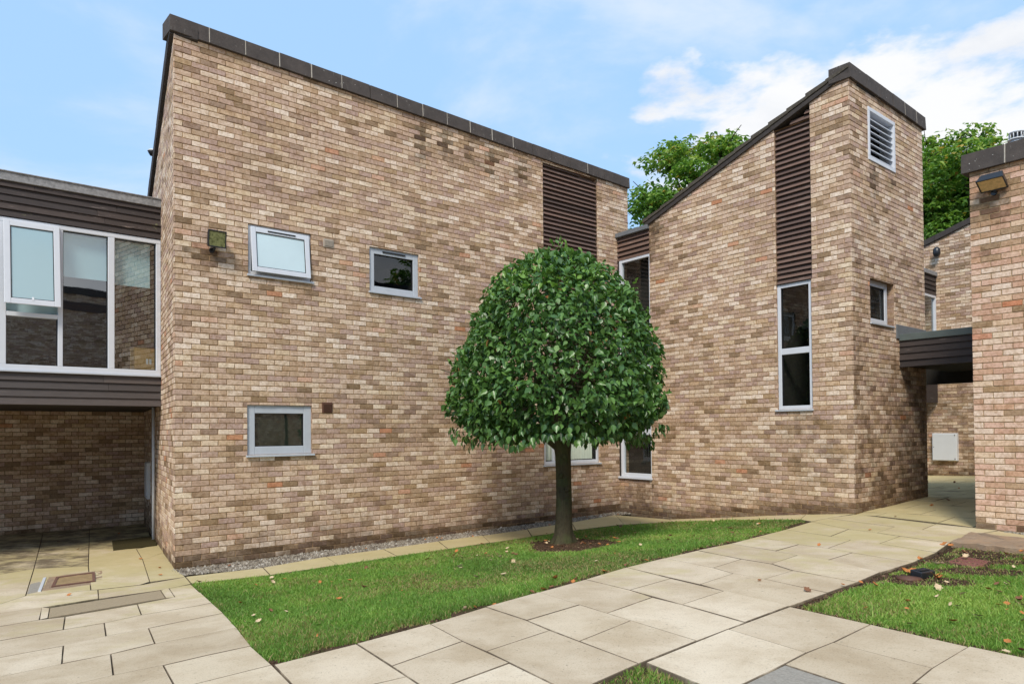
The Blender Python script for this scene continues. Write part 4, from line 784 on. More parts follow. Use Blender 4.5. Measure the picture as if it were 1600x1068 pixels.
rf = MB(); p = [(a[0], a[1], 7.17), (b[0], b[1], 7.17), (b[0] + dd[0], b[1] + dd[1], 5.77), (a[0] + dd[0], a[1] + dd[1], 5.77)]
rf.hexa([(x, y, z - .12) for x, y, z in p] + p); build('roof', rf, M_ROOF, tw)

# ---------------------------------------------------------------- small link between the large block and the tower
cl = thing('link_building', on(*TL.P(4.5, 0)[:2]), 'tiny glazed link squeezed between the large brick block and the tower, timber louvres above glass', 'building')
mb = wall(TL, 4.097, 5.30, -.4, (0, .76), [], st_tl, core=.25); build('wall', mb, [M_BUFF, M_MORT], cl)
mb = MB(); TL.box(mb, 4.098, 5.15, 5.70, 5.785, -.4, .05); build('roof_flashing', mb, M_LEAD, cl, .006)
mb = MB(); TL.box(mb, 4.3, 5.0, 5.6, 5.69, -2.5, -.4); build('roof', mb, M_ROOF, cl)
slats(TL, cl, 'upper_cladding', 4.10, 5.15, 5.215, 5.70, .098, -.0, M_SLAT, tilt=.45)
mb = MB(); TL.box(mb, 4.10, 4.115, .80, 5.215, -.08, -.005); TL.box(mb, 4.86, 4.925, .80, 5.215, -.08, -.003); TL.box(mb, 4.115, 4.86, 5.16, 5.215, -.08, -.005); TL.box(mb, 4.115, 4.86, .80, .875, -.08, -.005); TL.box(mb, 4.115, 4.86, 1.645, 1.755, -.08, -.006); TL.box(mb, 4.115, 4.86, 3.0, 3.08, -.08, -.006)
g = build('window', mb, M_FRAME, cl, .005)
mb = MB(); TL.box(mb, 4.07, 4.97, .762, .798, -.1, .045); build('sill', mb, M_FRAME, g, .004)
mb = MB(); TL.box(mb, 4.925, 5.3, .80, 5.2, -.10, -.02); build('post', mb, M_TIMB, g)
for za, zb in ((.875, 1.645), (1.755, 3.0), (3.08, 5.16)):
    mb = MB(); mb.poly([TL.P(4.115, za, -.05), TL.P(4.86, za, -.05), TL.P(4.86, zb, -.05), TL.P(4.115, zb, -.05)]); build('pane', mb, M_GLASSC, g)
mb = MB(); TL.box(mb, 4.05, 5.2, .6, 5.6, -.33, -.3); TL.box(mb, 4.05, 5.2, 5.22, 5.24, -.3, -.09); TL.box(mb, 4.05, 5.2, .80, .83, -1.5, -.09); build('room_lining', mb, M_DARK, g)

# ---------------------------------------------------------------- near right building
rb = thing('brick_building', on(*PR), 'near pinkish brick building at the right edge with an amber floodlight under its coping', 'building')
mb = MB()
def st_r(u, z):
    h = z - .45; s = .95 * (h < .075) * (random.random() < .6) + .1 * math.exp(-(h / .2) ** 2) + .42 * blob(u, z, -.2, 4.6, .35, .4) + .85 * blob(u, z, -.30, 4.52, .13, .22) + .5 * blob(u, z, -.2, 3.95, .15, .1); return s
def tone_r(r, u, z):
    if z > 3.7 and random.random() < .35: return random.uniform(.05, .3)
    return tone_pink(r, u, z)
RW = Plane(PR, AZR + math.pi, 1)       # same face, u runs towards the camera
mb = wall(RW, 0, 6.6, -.3, (0, 5.06), [], lambda u, z: st_r(-u, z), core=.3, tone=lambda r, u, z: tone_r(r, -u, z))
o = build('wall', mb, [M_PINK, M_MORTP], rb); o['label'] = 'front wall of pinkish bricks'
mb = wall(RS, .012, 7.0, -.3, (.0, 5.06), [], lambda u, z: .35, core=.3, bricks=True); o = build('wall', mb, [M_BUFF, M_MORT], rb); o['label'] = 'side wall along the passage'
cope(RW, rb, -.085, 6.6, lambda u: 5.0, .245, .05, .3, .55, start=.50)
rf = MB(); p = [RW.P(0, 5.0, -.2), RW.P(6.6, 5.0, -.2), (RW.P(6.6, 0)[0] + e1[0] * 7, RW.P(6.6, 0)[1] + e1[1] * 7, 4.6), (PR[0] + e1[0] * 7, PR[1] + e1[1] * 7, 4.6)]; rf.hexa([(x, y, z - .1) for x, y, z in p] + p); build('roof', rf, M_ROOF, rb)
flue(rb, 6.66, 9.60, 4.7, 5.62, .085)
floodlight('floodlight', RW, .30, 4.80, .30, .20, M_AMB, 'wide black floodlight with amber glass on the near right building under its coping', tilt=1.0)

# ---------------------------------------------------------------- canopy over the passage
CN = Plane(TR.P(1.70, 0)[:2], AZR, -1)
cn = thing('passage_canopy', on(*TR.P(2.4, 0, .9)[:2]), 'dark boarded canopy with a grey green roof edge bridging the passage to the right building', 'canopy')
slats(CN, cn, 'fascia', -2.1, -.004, 2.75, 3.20, .112, 0, M_TIMB, lap=True, thick=.02)
mb = MB(); CN.box(mb, -2.1, -.004, 3.185, 3.295, -.35, .035); build('roof_flashing', mb, M_LEADG, cn, .006)
mb = MB(); pts = [(CN.P(0, 3.29, 0), CN.P(-2.1, 3.29, 0)), (CN.P(0, 3.29, 0), CN.P(-2.1, 3.29, 0))]
a0, a1 = CN.P(-.02, 3.288, -.02), CN.P(-2.1, 3.288, -.02); k = 2.35
p = [a0, a1, (a1[0] + e1[0] * k, a1[1] + e1[1] * k, 3.36), (a0[0] + e1[0] * k, a0[1] + e1[1] * k, 3.36)]; mb.hexa([(x, y, z - .05) for x, y, z in p] + p); build('roof', mb, M_LEADG, cn)
mb = MB(); TR.box(mb, 1.56, 2.80, 3.22, 3.455, .0, .018); build('wall_flashing', mb, M_LEAD, cn, .004)
mb = MB(); p = [CN.P(-.03, 2.80, -.05), CN.P(-2.1, 2.80, -.05), (a1[0] + e1[0] * k, a1[1] + e1[1] * k, 2.80), (a0[0] + e1[0] * k, a0[1] + e1[1] * k, 2.80)]; mb.hexa([(x, y, z - .03) for x, y, z in p] + p); build('soffit', mb, M_DARK, cn)
CB = Plane((CN.P(0, 0)[0] + e1[0] * 2.3, CN.P(0, 0)[1] + e1[1] * 2.3), AZR, -1); mb = MB(); CB.box(mb, -2.1, .9, 2.56, 3.2, -.05, 0); build('rear_beam', mb, M_DARK, cn)

# ---------------------------------------------------------------- far building beyond the passage
fb = thing('brick_building', on(10.2, 18.4), 'distant brick building seen past the tower and through the passage', 'building')
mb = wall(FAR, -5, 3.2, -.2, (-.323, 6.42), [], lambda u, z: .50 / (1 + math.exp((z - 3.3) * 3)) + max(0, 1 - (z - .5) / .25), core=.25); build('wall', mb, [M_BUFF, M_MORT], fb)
mb = MB(); u = -5
while u < 3.2:
    v = u + .4; zt = lambda q: 6.42 - .323 * q; mb.hexa([FAR.P(u, zt(u), .05), FAR.P(v, zt(v), .05), FAR.P(v, zt(v), -.3), FAR.P(u, zt(u), -.3), FAR.P(u, zt(u) + .14, .05), FAR.P(v, zt(v) + .14, .05), FAR.P(v, zt(v) + .14, -.3), FAR.P(u, zt(u) + .14, -.3)]); u = v
build('verge', mb, M_VERGE, fb, .01)
fl = thing('link_building', on(*FAR.P(.5, 0, .4)[:2]), 'distant narrow timber and glass link just right of the tower, above the canopy', 'building')
FL = Plane(FAR.P(.21, 0, 0)[:2], AZA, 1)
slats(FL, fl, 'upper_cladding', -1.6, -.02, 5.0, 5.48, .11, .0, M_TIMB, lap=True, thick=.02)
mb = MB(); FL.box(mb, -1.6, -.015, 5.47, 5.57, -.3, .05); build('roof_flashing', mb, M_LEADP, fl, .006)
mb = MB(); FL.box(mb, -1.6, -.02, 4.93, 5.0, -.06, .01); FL.box(mb, -.08, -.02, 2.8, 4.93, -.06, .008); FL.box(mb, -.86, -.78, 2.8, 4.93, -.06, .008); g = build('window', mb, M_FRAME, fl, .005)
mb = MB(); mb.poly([FL.P(-1.6, 2.8, -.04), FL.P(-.02, 2.8, -.04), FL.P(-.02, 4.95, -.04), FL.P(-1.6, 4.95, -.04)]); build('pane', mb, M_GLASS, g)
mb = MB(); FL.box(mb, -1.6, -.02, 2.5, 5.5, -.8, -.75); build('room_lining', mb, M_DARK, g)
mb = MB(); FL.box(mb, -1.6, -.02, 2.35, 2.8, -.05, .01); build('lower_cladding', mb, M_TIMB, fl, .004)
cabinet(FAR, -.24, .93, .32, 1.60, .10, 'square white meter cabinet on the far brick wall seen through the passage')
q = FAR.P(.12, 6.02, .0); t = thing('wall_lamp', q, 'small black bulkhead lamp high on the distant brick wall below its roof edge', 'lamp')
m = MB(); m.tube([FAR.P(.12, 6.1, 0), FAR.P(.12, 6.1, .1)], .03, 8); build('bracket', m, M_BLACK, t)
m = MB(); c = FAR.P(.12, 6.1, .14); m.tube([(c[0], c[1], 5.93), (c[0], c[1], 6.0), (c[0], c[1], 6.12), (c[0], c[1], 6.17)], [.05, .085, .08, .03], 12); build('lamp_body', m, M_BLACK, t, 0, True)

# ---------------------------------------------------------------- brick block across the court (only seen mirrored in the windows)
bb = thing('brick_building', on(12.5, 1.0), 'long brick block across the court, out of frame, mirrored in the window panes', 'building')
BK = Plane((9.9, 4.1), AZR + math.pi, 1); mb = MB()
mb = wall(BK, 0, 16, .4, (0, 7.4), [], None, core=.3); o = build('wall', mb, [M_BUFF, M_MORT], bb); slats(BK, bb, 'cladding', .3, 15.5, 5.6, 6.1, .11, .02, M_TIMB, lap=True)
cope(BK, bb, 0, 16, lambda u: 7.35, .35, .05, .5, .6)
mb = MB(); BK.box(mb, 0, 16, -.2, 7.3, -6, -.3); build('rear_mass', mb, M_ROOF, bb)

br = thing('brick_building', (8.0, -12.0, .3), 'long brick block behind the photographer, out of frame, mirrored in the long left window', 'building')
BR = Plane((17.0, -5.5), AZA + math.pi, 1); mb = wall(BR, -1.8, 25, .3, (0, 8.3), [(6, 4.6, 7.2, 6.0), (15, 4.6, 16.6, 6.0)], None, core=.3); build('wall', mb, [M_BUFF, M_MORT], br)
window(BR, br, 6, 4.6, 7.2, 6.0, fw=.08); window(BR, br, 15, 4.6, 16.6, 6.0, fw=.08)
cope(BR, br, -1.8, 25, lambda u: 8.25, .35, .05, .5, .8); slats(BR, br, 'cladding', -1.7, 24.8, 7.5, 7.9, .12, .02, M_SLAT, lap=True)
mb = MB(); BR.box(mb, -1.8, 25, .3, 8.2, -6, -.35); build('rear_mass', mb, M_ROOF, br)
# ---------------------------------------------------------------- many-piece meshes with numpy
def np_mesh(name, verts, faces, tone, mat, smooth=False, parent=None, aname='tone'):
    """faces: int array (n,k) all of the same size"""
    me = bpy.data.meshes.new(name); n, k = faces.shape
    if parent is not None: verts = verts - np.array(root_of(parent)['_b'])
    me.vertices.add(len(verts)); me.vertices.foreach_set('co', verts.astype(np.float32).ravel())
    me.loops.add(n * k); me.loops.foreach_set('vertex_index', faces.astype(np.int32).ravel())
    me.polygons.add(n); me.polygons.foreach_set('loop_start', np.arange(0, n * k, k, dtype=np.int32)); me.polygons.foreach_set('loop_total', np.full(n, k, np.int32))
    if smooth: me.polygons.foreach_set('use_smooth', np.ones(n, bool))
    me.materials.append(mat); me.update(calc_edges=True)
    a = me.attributes.new(aname, 'FLOAT', 'FACE'); a.data.foreach_set('value', tone.astype(np.float32)); me.validate()
    o = link(bpy.data.objects.new(name, me))
    if parent is not None: o.parent = parent
    return o
def norm(v): return v / (np.linalg.norm(v, axis=-1, keepdims=True) + 1e-9)
def inside(px, py, poly):
    c = np.zeros(len(px), bool); n = len(poly)
    for i in range(n):
        x0, y0 = poly[i]; x1, y1 = poly[(i + 1) % n]
        m = ((y0 > py) != (y1 > py)); xi = (x1 - x0) * (py - y0) / (y1 - y0 + 1e-12) + x0; c ^= m & (px < xi)
    return c
def edge_dist(px, py, segs):
    d = np.full(len(px), 9.)
    for (x0, y0), (x1, y1) in segs:
        vx, vy = x1 - x0, y1 - y0; t = np.clip(((px - x0) * vx + (py - y0) * vy) / (vx * vx + vy * vy + 1e-9), 0, 1)
        d = np.minimum(d, np.hypot(px - x0 - t * vx, py - y0 - t * vy))
    return d
_lat = rng.random((64, 64))
def vnoise(x, y, s):
    x = x * s + 100; y = y * s + 100; i = np.floor(x).astype(int); j = np.floor(y).astype(int); f = x - i; g = y - j; f = f * f * (3 - 2 * f); g = g * g * (3 - 2 * g)
    a = _lat[i % 64, j % 64]; b = _lat[(i + 1) % 64, j % 64]; c = _lat[i % 64, (j + 1) % 64]; d = _lat[(i + 1) % 64, (j + 1) % 64]
    return (a * (1 - f) + b * f) * (1 - g) + (c * (1 - f) + d * f) * g
def fbm(x, y, s): return .55 * vnoise(x, y, s) + .3 * vnoise(x + 7, y + 3, s * 2.1) + .15 * vnoise(x + 1, y + 9, s * 4.7)

def grass(poly, dens, bare, label):
    xs = [p[0] for p in poly]; ys = [p[1] for p in poly]; A = (max(xs) - min(xs)) * (max(ys) - min(ys)); n = int(A * dens)
    x = rng.uniform(min(xs), max(xs), n); y = rng.uniform(min(ys), max(ys), n)
    d = np.hypot(x, y); keep = inside(x, y, poly) & (rng.random(n) < np.clip(7.5 / d, .25, 1.)); x, y = x[keep], y[keep]
    b = bare(x, y); keep = rng.random(len(x)) > b; x, y, b = x[keep], y[keep], b[keep]
    n = len(x); d = np.hypot(x, y); z = HV(x, y) - .022
    az = rng.uniform(0, 2 * np.pi, n); h = rng.gamma(4, .0045, n) * (1 - .5 * b) * (.75 + .5 * fbm(x, y, 1.7)) + .006; w = .0022 * np.clip(d / 5.5, 1, 2.4) * rng.uniform(.8, 1.5, n)
    lean = rng.uniform(.2, 1.1, n) * h; la = rng.uniform(0, 2 * np.pi, n)
    dx, dy = np.cos(az) * w, np.sin(az) * w; lx, ly = np.cos(la) * lean, np.sin(la) * lean
    P = np.empty((n, 5, 3)); P[:, 0] = np.c_[x - dx, y - dy, z]; P[:, 1] = np.c_[x + dx, y + dy, z]
    P[:, 2] = np.c_[x + dx * .9 + lx * .35, y + dy * .9 + ly * .35, z + h * .6]; P[:, 3] = np.c_[x - dx * .9 + lx * .35, y - dy * .9 + ly * .35, z + h * .6]; P[:, 4] = np.c_[x + lx, y + ly, z + h]
    i = np.arange(n)[:, None] * 5; f1 = np.c_[i, i + 1, i + 2]; f2 = np.c_[i, i + 2, i + 3]; f3 = np.c_[i + 3, i + 2, i + 4]
    F = np.r_[f1, f2, f3]; p = fbm(x + 20, y, .9); tone = np.clip(.10 + .95 * p + .25 * (fbm(x + 40, y + 3, 6) - .5) + rng.normal(0, .15, n), .17, .99); dry = rng.random(n) < (.05 + .30 * np.clip((fbm(x + 3, y + 31, 1.6) - .48) * 5, 0, 1) + .45 * b); tone[dry] = rng.uniform(0, .16, dry.sum())
    o = np_mesh('grass', P.reshape(-1, 3), F, np.tile(tone, 3), M_GRASS); o['kind'] = 'stuff'; o['label'] = label; o['category'] = 'grass'; return o
TREE = (.725, 10.62)
seg1 = list(zip(LAWN1[:12], LAWN1[1:13]))
def bare1(x, y):
    e = edge_dist(x, y, seg1); r = np.hypot((x - .78), (y - 10.15) * .60); nn = fbm(x, y, 3.5)
    b = 1 - np.clip((e - .02 - .20 * nn * (nn > .42)) / .10, 0, 1); b = np.maximum(b, 1 - np.clip((r - .44 - .28 * nn) / .16, 0, 1))
    worn = np.clip((fbm(x + 5, y + 5, 1.1) - .40) * 3, 0, 1) * (np.abs(x - 1.5) < 2.6) * (y > 6.8) * .55; return np.clip(np.maximum(b, worn), 0, 1)
seg2 = list(zip(LAWN2[:7], LAWN2[1:7])); seg2b = list(zip(LAWN2[10:], LAWN2[11:] + LAWN2[:1]))
def bare2(x, y):
    nn = fbm(x, y, 3.); b = 1 - np.clip((edge_dist(x, y, seg2) - .01 - .12 * nn) / .08, 0, 1); b = np.maximum(b, .8 * (1 - np.clip((edge_dist(x, y, seg2b) - .02 - .08 * nn) / .08, 0, 1)))
    for cx, cy, rx, ry in ((3.50, 6.25, .34, .28), (4.15, 6.6, .42, .22), (4.40, 7.25, .60, .40), (4.9, 7.65, .34, .34)): b = np.maximum(b, .93 * (1 - np.clip((np.hypot((x - cx) / rx, (y - cy) / ry) - .55 - .7 * nn) / .3, 0, 1)))
    return b
grass(LAWN1, 18500, bare1, 'mown green lawn around the round tree')
grass(LAWN2, 17500, bare2, 'patchy lawn with bare soil and fallen leaves at the right edge')
grass(LAWN3, 12000, lambda x, y: np.where(fbm(x, y, 4) > .55, .6, .1), 'small grass wedge at the bottom of the picture')
# soil crumbs in the bare places and along the edges
def octs(x, y, z, s, flat=.6):
    n = len(x); base = np.array([[1, 0, 0], [0, 1, 0], [-1, 0, 0], [0, -1, 0], [0, 0, 1], [0, 0, -1], ]) ; V = base[None] * rng.uniform(.6, 1.15, (n, 6, 1)) * s[:, None, None]
    V[:, :, 2] *= flat; a = rng.uniform(0, 6.28, n); c, q = np.cos(a)[:, None], np.sin(a)[:, None]; X = V[:, :, 0] * c - V[:, :, 1] * q * .75; Y = V[:, :, 0] * q + V[:, :, 1] * c * .75
    V = np.stack([X + x[:, None], Y + y[:, None], V[:, :, 2] + z[:, None]], -1)
    F = np.array([[0, 1, 4], [1, 2, 4], [2, 3, 4], [3, 0, 4], [1, 0, 5], [2, 1, 5], [3, 2, 5], [0, 3, 5]]); F = (np.arange(n)[:, None, None] * 6 + F[None]).reshape(-1, 3); return V.reshape(-1, 3), F
def crumbs(poly, bare, n):
    xs = [p[0] for p in poly]; ys = [p[1] for p in poly]; x = rng.uniform(min(xs), max(xs), n); y = rng.uniform(min(ys), max(ys), n); k = inside(x, y, poly); x, y = x[k], y[k]; k = rng.random(len(x)) < bare(x, y); x, y = x[k], y[k]
    s = rng.gamma(3, .0035, len(x)); V, F = octs(x, y, HV(x, y) - .020, s); o = np_mesh('soil_crumbs', V, F, np.repeat(np.clip(rng.beta(2, 4, len(x)), 0, 1), 8), M_CRUMB); o['kind'] = 'stuff'; o['label'] = 'loose soil crumbs and mulch'; o['category'] = 'soil'
M_CRUMB = vcol_mat('soil_crumb', .95, .1, 40, 0, stops=[(0, (.03, .018, .012)), (.4, (.09, .055, .035)), (.75, (.19, .12, .075)), (1, (.36, .26, .17))])
crumbs(LAWN1, bare1, 70000); crumbs(LAWN2, bare2, 60000)
# gravel margin
gp = []
n = 42000; u = rng.uniform(-.05, 8.75, n); d = rng.uniform(.0, .9, n); 
go = sorted((mxy(p, MAIN) for p in GRAVEL)); gu = np.array([a for a, b in go]); gd = np.array([b for a, b in go])
gd = np.maximum(gd, .12); k = d < np.interp(u, gu, gd) - .0; u, d = u[k], d[k]
x = MAIN.o[0] + MAIN.d[0] * u + MAIN.n[0] * d; y = MAIN.o[1] + MAIN.d[1] * u + MAIN.n[1] * d
s = rng.gamma(4, .0042, len(x)); V, F = octs(x, y, HV(x, y) - .022 + rng.uniform(0, .012, len(x)), s, .7)
o = np_mesh('gravel', V, F, np.repeat(rng.beta(1.7, 2.8, len(x)), 8), M_PEB); o['kind'] = 'stuff'; o['label'] = 'pale gravel margin along the foot of the large brick block'; o['category'] = 'gravel'
n = 3500; u = rng.uniform(.35, 3.2, n); d = rng.uniform(0, .13, n); x = RW.o[0] + RW.d[0] * u + RW.n[0] * d; y = RW.o[1] + RW.d[1] * u + RW.n[1] * d
V, F = octs(x, y, HV(x, y) + rng.uniform(-.02, .004, n), rng.gamma(5, .0024, n), .7); o = np_mesh('gravel', V, F, np.repeat(rng.beta(2.5, 2, n), 8), M_PEB); o['kind'] = 'stuff'; o['label'] = 'thin line of gravel at the foot of the near right building'; o['category'] = 'gravel'

# ---------------------------------------------------------------- leaves for trees
LEAFV = np.array([[0, 0, 0], [.33, .20, .05], [.40, .48, .07], [.20, .80, .03], [0, 1.08, -.09], [-.20, .80, .03], [-.40, .48, .07], [-.33, .20, .05], [0, .5, -.03]])
LEAFF = np.array([[0, 1, 2, 8], [8, 2, 3, 4], [0, 8, 6, 7], [8, 4, 5, 6]])
def leaves(name, pos, axis, nrm, size, tone, mat, parent, width=.85):
    """pos: leaf base; axis: direction base to tip; nrm: upper side"""
    a = norm(axis); b = norm(np.cross(a, nrm)); c = np.cross(b, a); n = len(pos)
    V = pos[:, None] + size[:, None, None] * (LEAFV[None, :, 0:1] * width * b[:, None] + LEAFV[None, :, 1:2] * a[:, None] + LEAFV[None, :, 2:3] * (1 + rng.uniform(-1, 2, (n, 1, 1))) * c[:, None])
    F = (np.arange(n)[:, None, None] * 9 + LEAFF[None]).reshape(-1, 4); return np_mesh(name, V.reshape(-1, 3), F, np.repeat(tone, 4), mat, True, parent)
def limb(mb, p0, p1, r0, r1, sag=.0, n=5, wig=.03, seg=7):
    p0, p1 = np.array(p0, float), np.array(p1, float); pts = []; L0 = np.linalg.norm(p1 - p0)
    for i in range(n + 1):
        t = i / n; q = p0 + (p1 - p0) * t; q = q + np.array([random.gauss(0, wig * L0), random.gauss(0, wig * L0), random.gauss(0, wig * L0) + sag * math.sin(math.pi * t) * L0]) * (0 < i < n); pts.append(tuple(q))
    mb.tube(pts, [r0 + (r1 - r0) * i / n for i in range(n + 1)], seg, cap=False); return pts
tz = H(*TREE)
tr = thing('round_tree', (TREE[0], TREE[1], tz), 'clipped dome shaped tree with glossy dark leaves on a bare trunk in the main lawn', 'tree')
mb = MB(); cx, cy = TREE; prof = [(-.06, .19), (.0, .175), (.05, .150), (.12, .130), (.25, .120), (.6, .113), (1.0, .110), (1.25, .113), (1.42, .128), (1.5, .12)]
pts = []; nseg = 28; k0 = 0
for i, (h, r) in enumerate(prof):
    for j in range(nseg):
        th = 2 * math.pi * j / nseg; rr = r * (1 + (.30 * max(0, 1 - h / .22)) * (math.sin(3 * th + 1) * .6 + math.sin(5 * th) * .4) + .03 * math.sin(7 * th + h * 3))
        mb.v.append((cx + .012 * math.sin(h * 2.2) + rr * math.cos(th), cy + rr * math.sin(th), tz + h))
for i in range(len(prof) - 1):
    for j in range(nseg): a = i * nseg; mb.f.append((a + j, a + (j + 1) % nseg, a + nseg + (j + 1) % nseg, a + nseg + j)); mb.m.append(0); mb.a.append((0, 0, 0))
for (ang, h) in ((4.4, .95), (4.9, 1.22), (5.2, .75)):      # old pruning scars
    c = Vector((cx + .118 * math.cos(ang), cy + .118 * math.sin(ang), tz + h)); d = Vector((math.cos(ang), math.sin(ang), 0)); mb.tube([c - d * .02, c + d * .012, c + d * .016], [.045, .035, .012], 10)
build('trunk', mb, M_BARK, tr, 0, True)
mb = MB(); tips = []
fork = (cx + .01, cy, tz + 1.40)
for k in range(17):
    a = k * 2.399 + .4; el = random.uniform(.15, 1.25); rr = 1.15; tip = (cx + rr * math.cos(a) * math.cos(el) * 1.15, cy + rr * math.sin(a) * math.cos(el) * 1.15, fork[2] + .15 + 1.7 * math.sin(el))
    pts = limb(mb, (fork[0], fork[1], fork[2] - .08 * random.random()), tip, random.uniform(.035, .06), .016, .06, 5, .04)
    for q in range(5):
        s0 = pts[random.randint(2, 5)]; t2 = (s0[0] + random.gauss(0, .32), s0[1] + random.gauss(0, .32), s0[2] + random.uniform(-.1, .4)); p2 = limb(mb, s0, t2, .014, .005, 0, 3, .05, 5); tips.append(p2[-1])
limb(mb, (cx, cy, tz + 1.25), (cx - .42, cy - .1, tz + 1.62), .05, .035, .02, 4, .02); limb(mb, (cx - .42, cy - .1, tz + 1.62), (cx - .9, cy - .25, tz + 1.95), .035, .015, .03, 4, .03)
build('branch', mb, M_BARK, tr, 0, True)
# crown: dome shell
cx -= .06
PROF = np.array([(1.58, .72), (1.65, 1.02), (1.77, 1.29), (1.94, 1.47), (2.10, 1.565), (2.35, 1.55), (2.60, 1.50), (2.85, 1.43), (3.12, 1.34), (3.40, 1.24), (3.68, 1.07), (3.95, .86), (4.14, .63), (4.30, .39), (4.37, .12)])
def crown_pts(n, inset):
    z = rng.choice(len(PROF) - 1, n, p=None); 
    # area weighting
    seg = np.hypot(np.diff(PROF[:, 0]), np.diff(PROF[:, 1])) * (PROF[1:, 1] + PROF[:-1, 1]); seg[0] *= .8; i = rng.choice(len(seg), n, p=seg / seg.sum()); t = rng.random(n)
    zz = PROF[i, 0] + t * (PROF[i + 1, 0] - PROF[i, 0]); r = PROF[i, 1] + t * (PROF[i + 1, 1] - PROF[i, 1]); dr = (PROF[i + 1, 1] - PROF[i, 1]); dz = (PROF[i + 1, 0] - PROF[i, 0])
    nl = np.hypot(dr, dz); nr, nz_ = dz / nl, -dr / nl; th = rng.uniform(0, 2 * np.pi, n)
    lump = .085 * np.sin(3 * th + zz * 2.3) + .06 * np.sin(7 * th - zz * 4) + .055 * np.sin(13 * th + zz * 9) + .04 * np.sin(5 * zz + 2 * th)
    rr = r * (1 + lump * .55) - inset * nr; zz2 = zz - inset * nz_ + .03 * np.sin(6 * th) * (zz < 1.8)
    P = np.c_[cx + rr * np.cos(th), cy + rr * np.sin(th), zz2]; Nn = np.c_[nr * np.cos(th), nr * np.sin(th), nz_]; return P, Nn, th
def crown_leaves(n, i0, i1, tone_off, name):
    ins = rng.uniform(i0, i1, n) ** 1.0; P, Nn, th = crown_pts(n, ins)
    # cluster: jitter into sprays
    out = norm(Nn * .55 + np.c_[np.cos(th), np.sin(th), np.zeros(n)] * .3); down = np.array([0, 0, -1.])
    ax = norm(out * .55 + down * rng.uniform(.15, .95, (n, 1)) + rng.normal(0, .55, (n, 3))); nm = norm(Nn * .6 + np.array([0, 0, .6]) + rng.normal(0, .55, (n, 3)))
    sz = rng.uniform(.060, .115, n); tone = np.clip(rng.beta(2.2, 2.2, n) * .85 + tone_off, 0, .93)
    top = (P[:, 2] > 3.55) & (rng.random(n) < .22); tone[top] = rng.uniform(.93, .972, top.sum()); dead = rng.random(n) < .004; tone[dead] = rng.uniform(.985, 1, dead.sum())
    f = np.sin(9 * th + 5 * P[:, 2]) * np.sin(8.5 * P[:, 2] - 4 * th + 1) + .5 * np.sin(17 * th - 6 * P[:, 2]); k = rng.random(n) > np.clip((-f - .25) * .9, 0, .72)
    return tuple(q[k] for q in (P - ax * sz[:, None] * .5, ax, nm, sz, tone))
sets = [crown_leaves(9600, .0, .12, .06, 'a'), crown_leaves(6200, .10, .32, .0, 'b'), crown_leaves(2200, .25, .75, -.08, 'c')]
# shoots that stick out of the outline
P, Nn, th = crown_pts(120, np.full(120, -.01)); k = rng.random(120) < (.25 + .7 * (P[:, 2] > 2.6)); P, Nn = P[k], Nn[k]; sp = []
for p, q in zip(P, Nn):
    d = norm(q * .6 + np.array([0, 0, .5]) + rng.normal(0, .25, 3)); ln = rng.uniform(.05, .16); m = rng.integers(2, 6)
    for j in range(m): sp.append((p + d * ln * j / m, norm(d + rng.normal(0, .6, 3)), norm(np.array([0, 0, 1.]) + rng.normal(0, .5, 3)), rng.uniform(.05, .085), rng.uniform(.5, .97)))
# hanging ragged fringe under the rim
for j in range(750):
    a = rng.uniform(0, 6.283); r = rng.uniform(.75, 1.56); g = .5 + .5 * math.sin(3 * a + 1.) * math.sin(5 * a); z = 1.72 - .24 * g * rng.random() + (.12 if r > 1.42 else 0) + (.10 if r < .95 else 0)
    sp.append((np.array([cx + r * math.cos(a), cy + r * math.sin(a), z]), norm(np.array([math.cos(a) * .25, math.sin(a) * .25, -1]) + rng.normal(0, .3, 3)), norm(np.array([math.cos(a), math.sin(a), .4]) + rng.normal(0, .4, 3)), rng.uniform(.06, .11), rng.uniform(.1, .75)))
sets.append(tuple(np.array([s[i] for s in sp]) for i in range(5)))
PP, AX, NM, SZ, TN = [np.concatenate([s[i] for s in sets]) for i in range(5)]
leaves('crown', PP, AX, NM, SZ, TN, M_LEAF, tr)
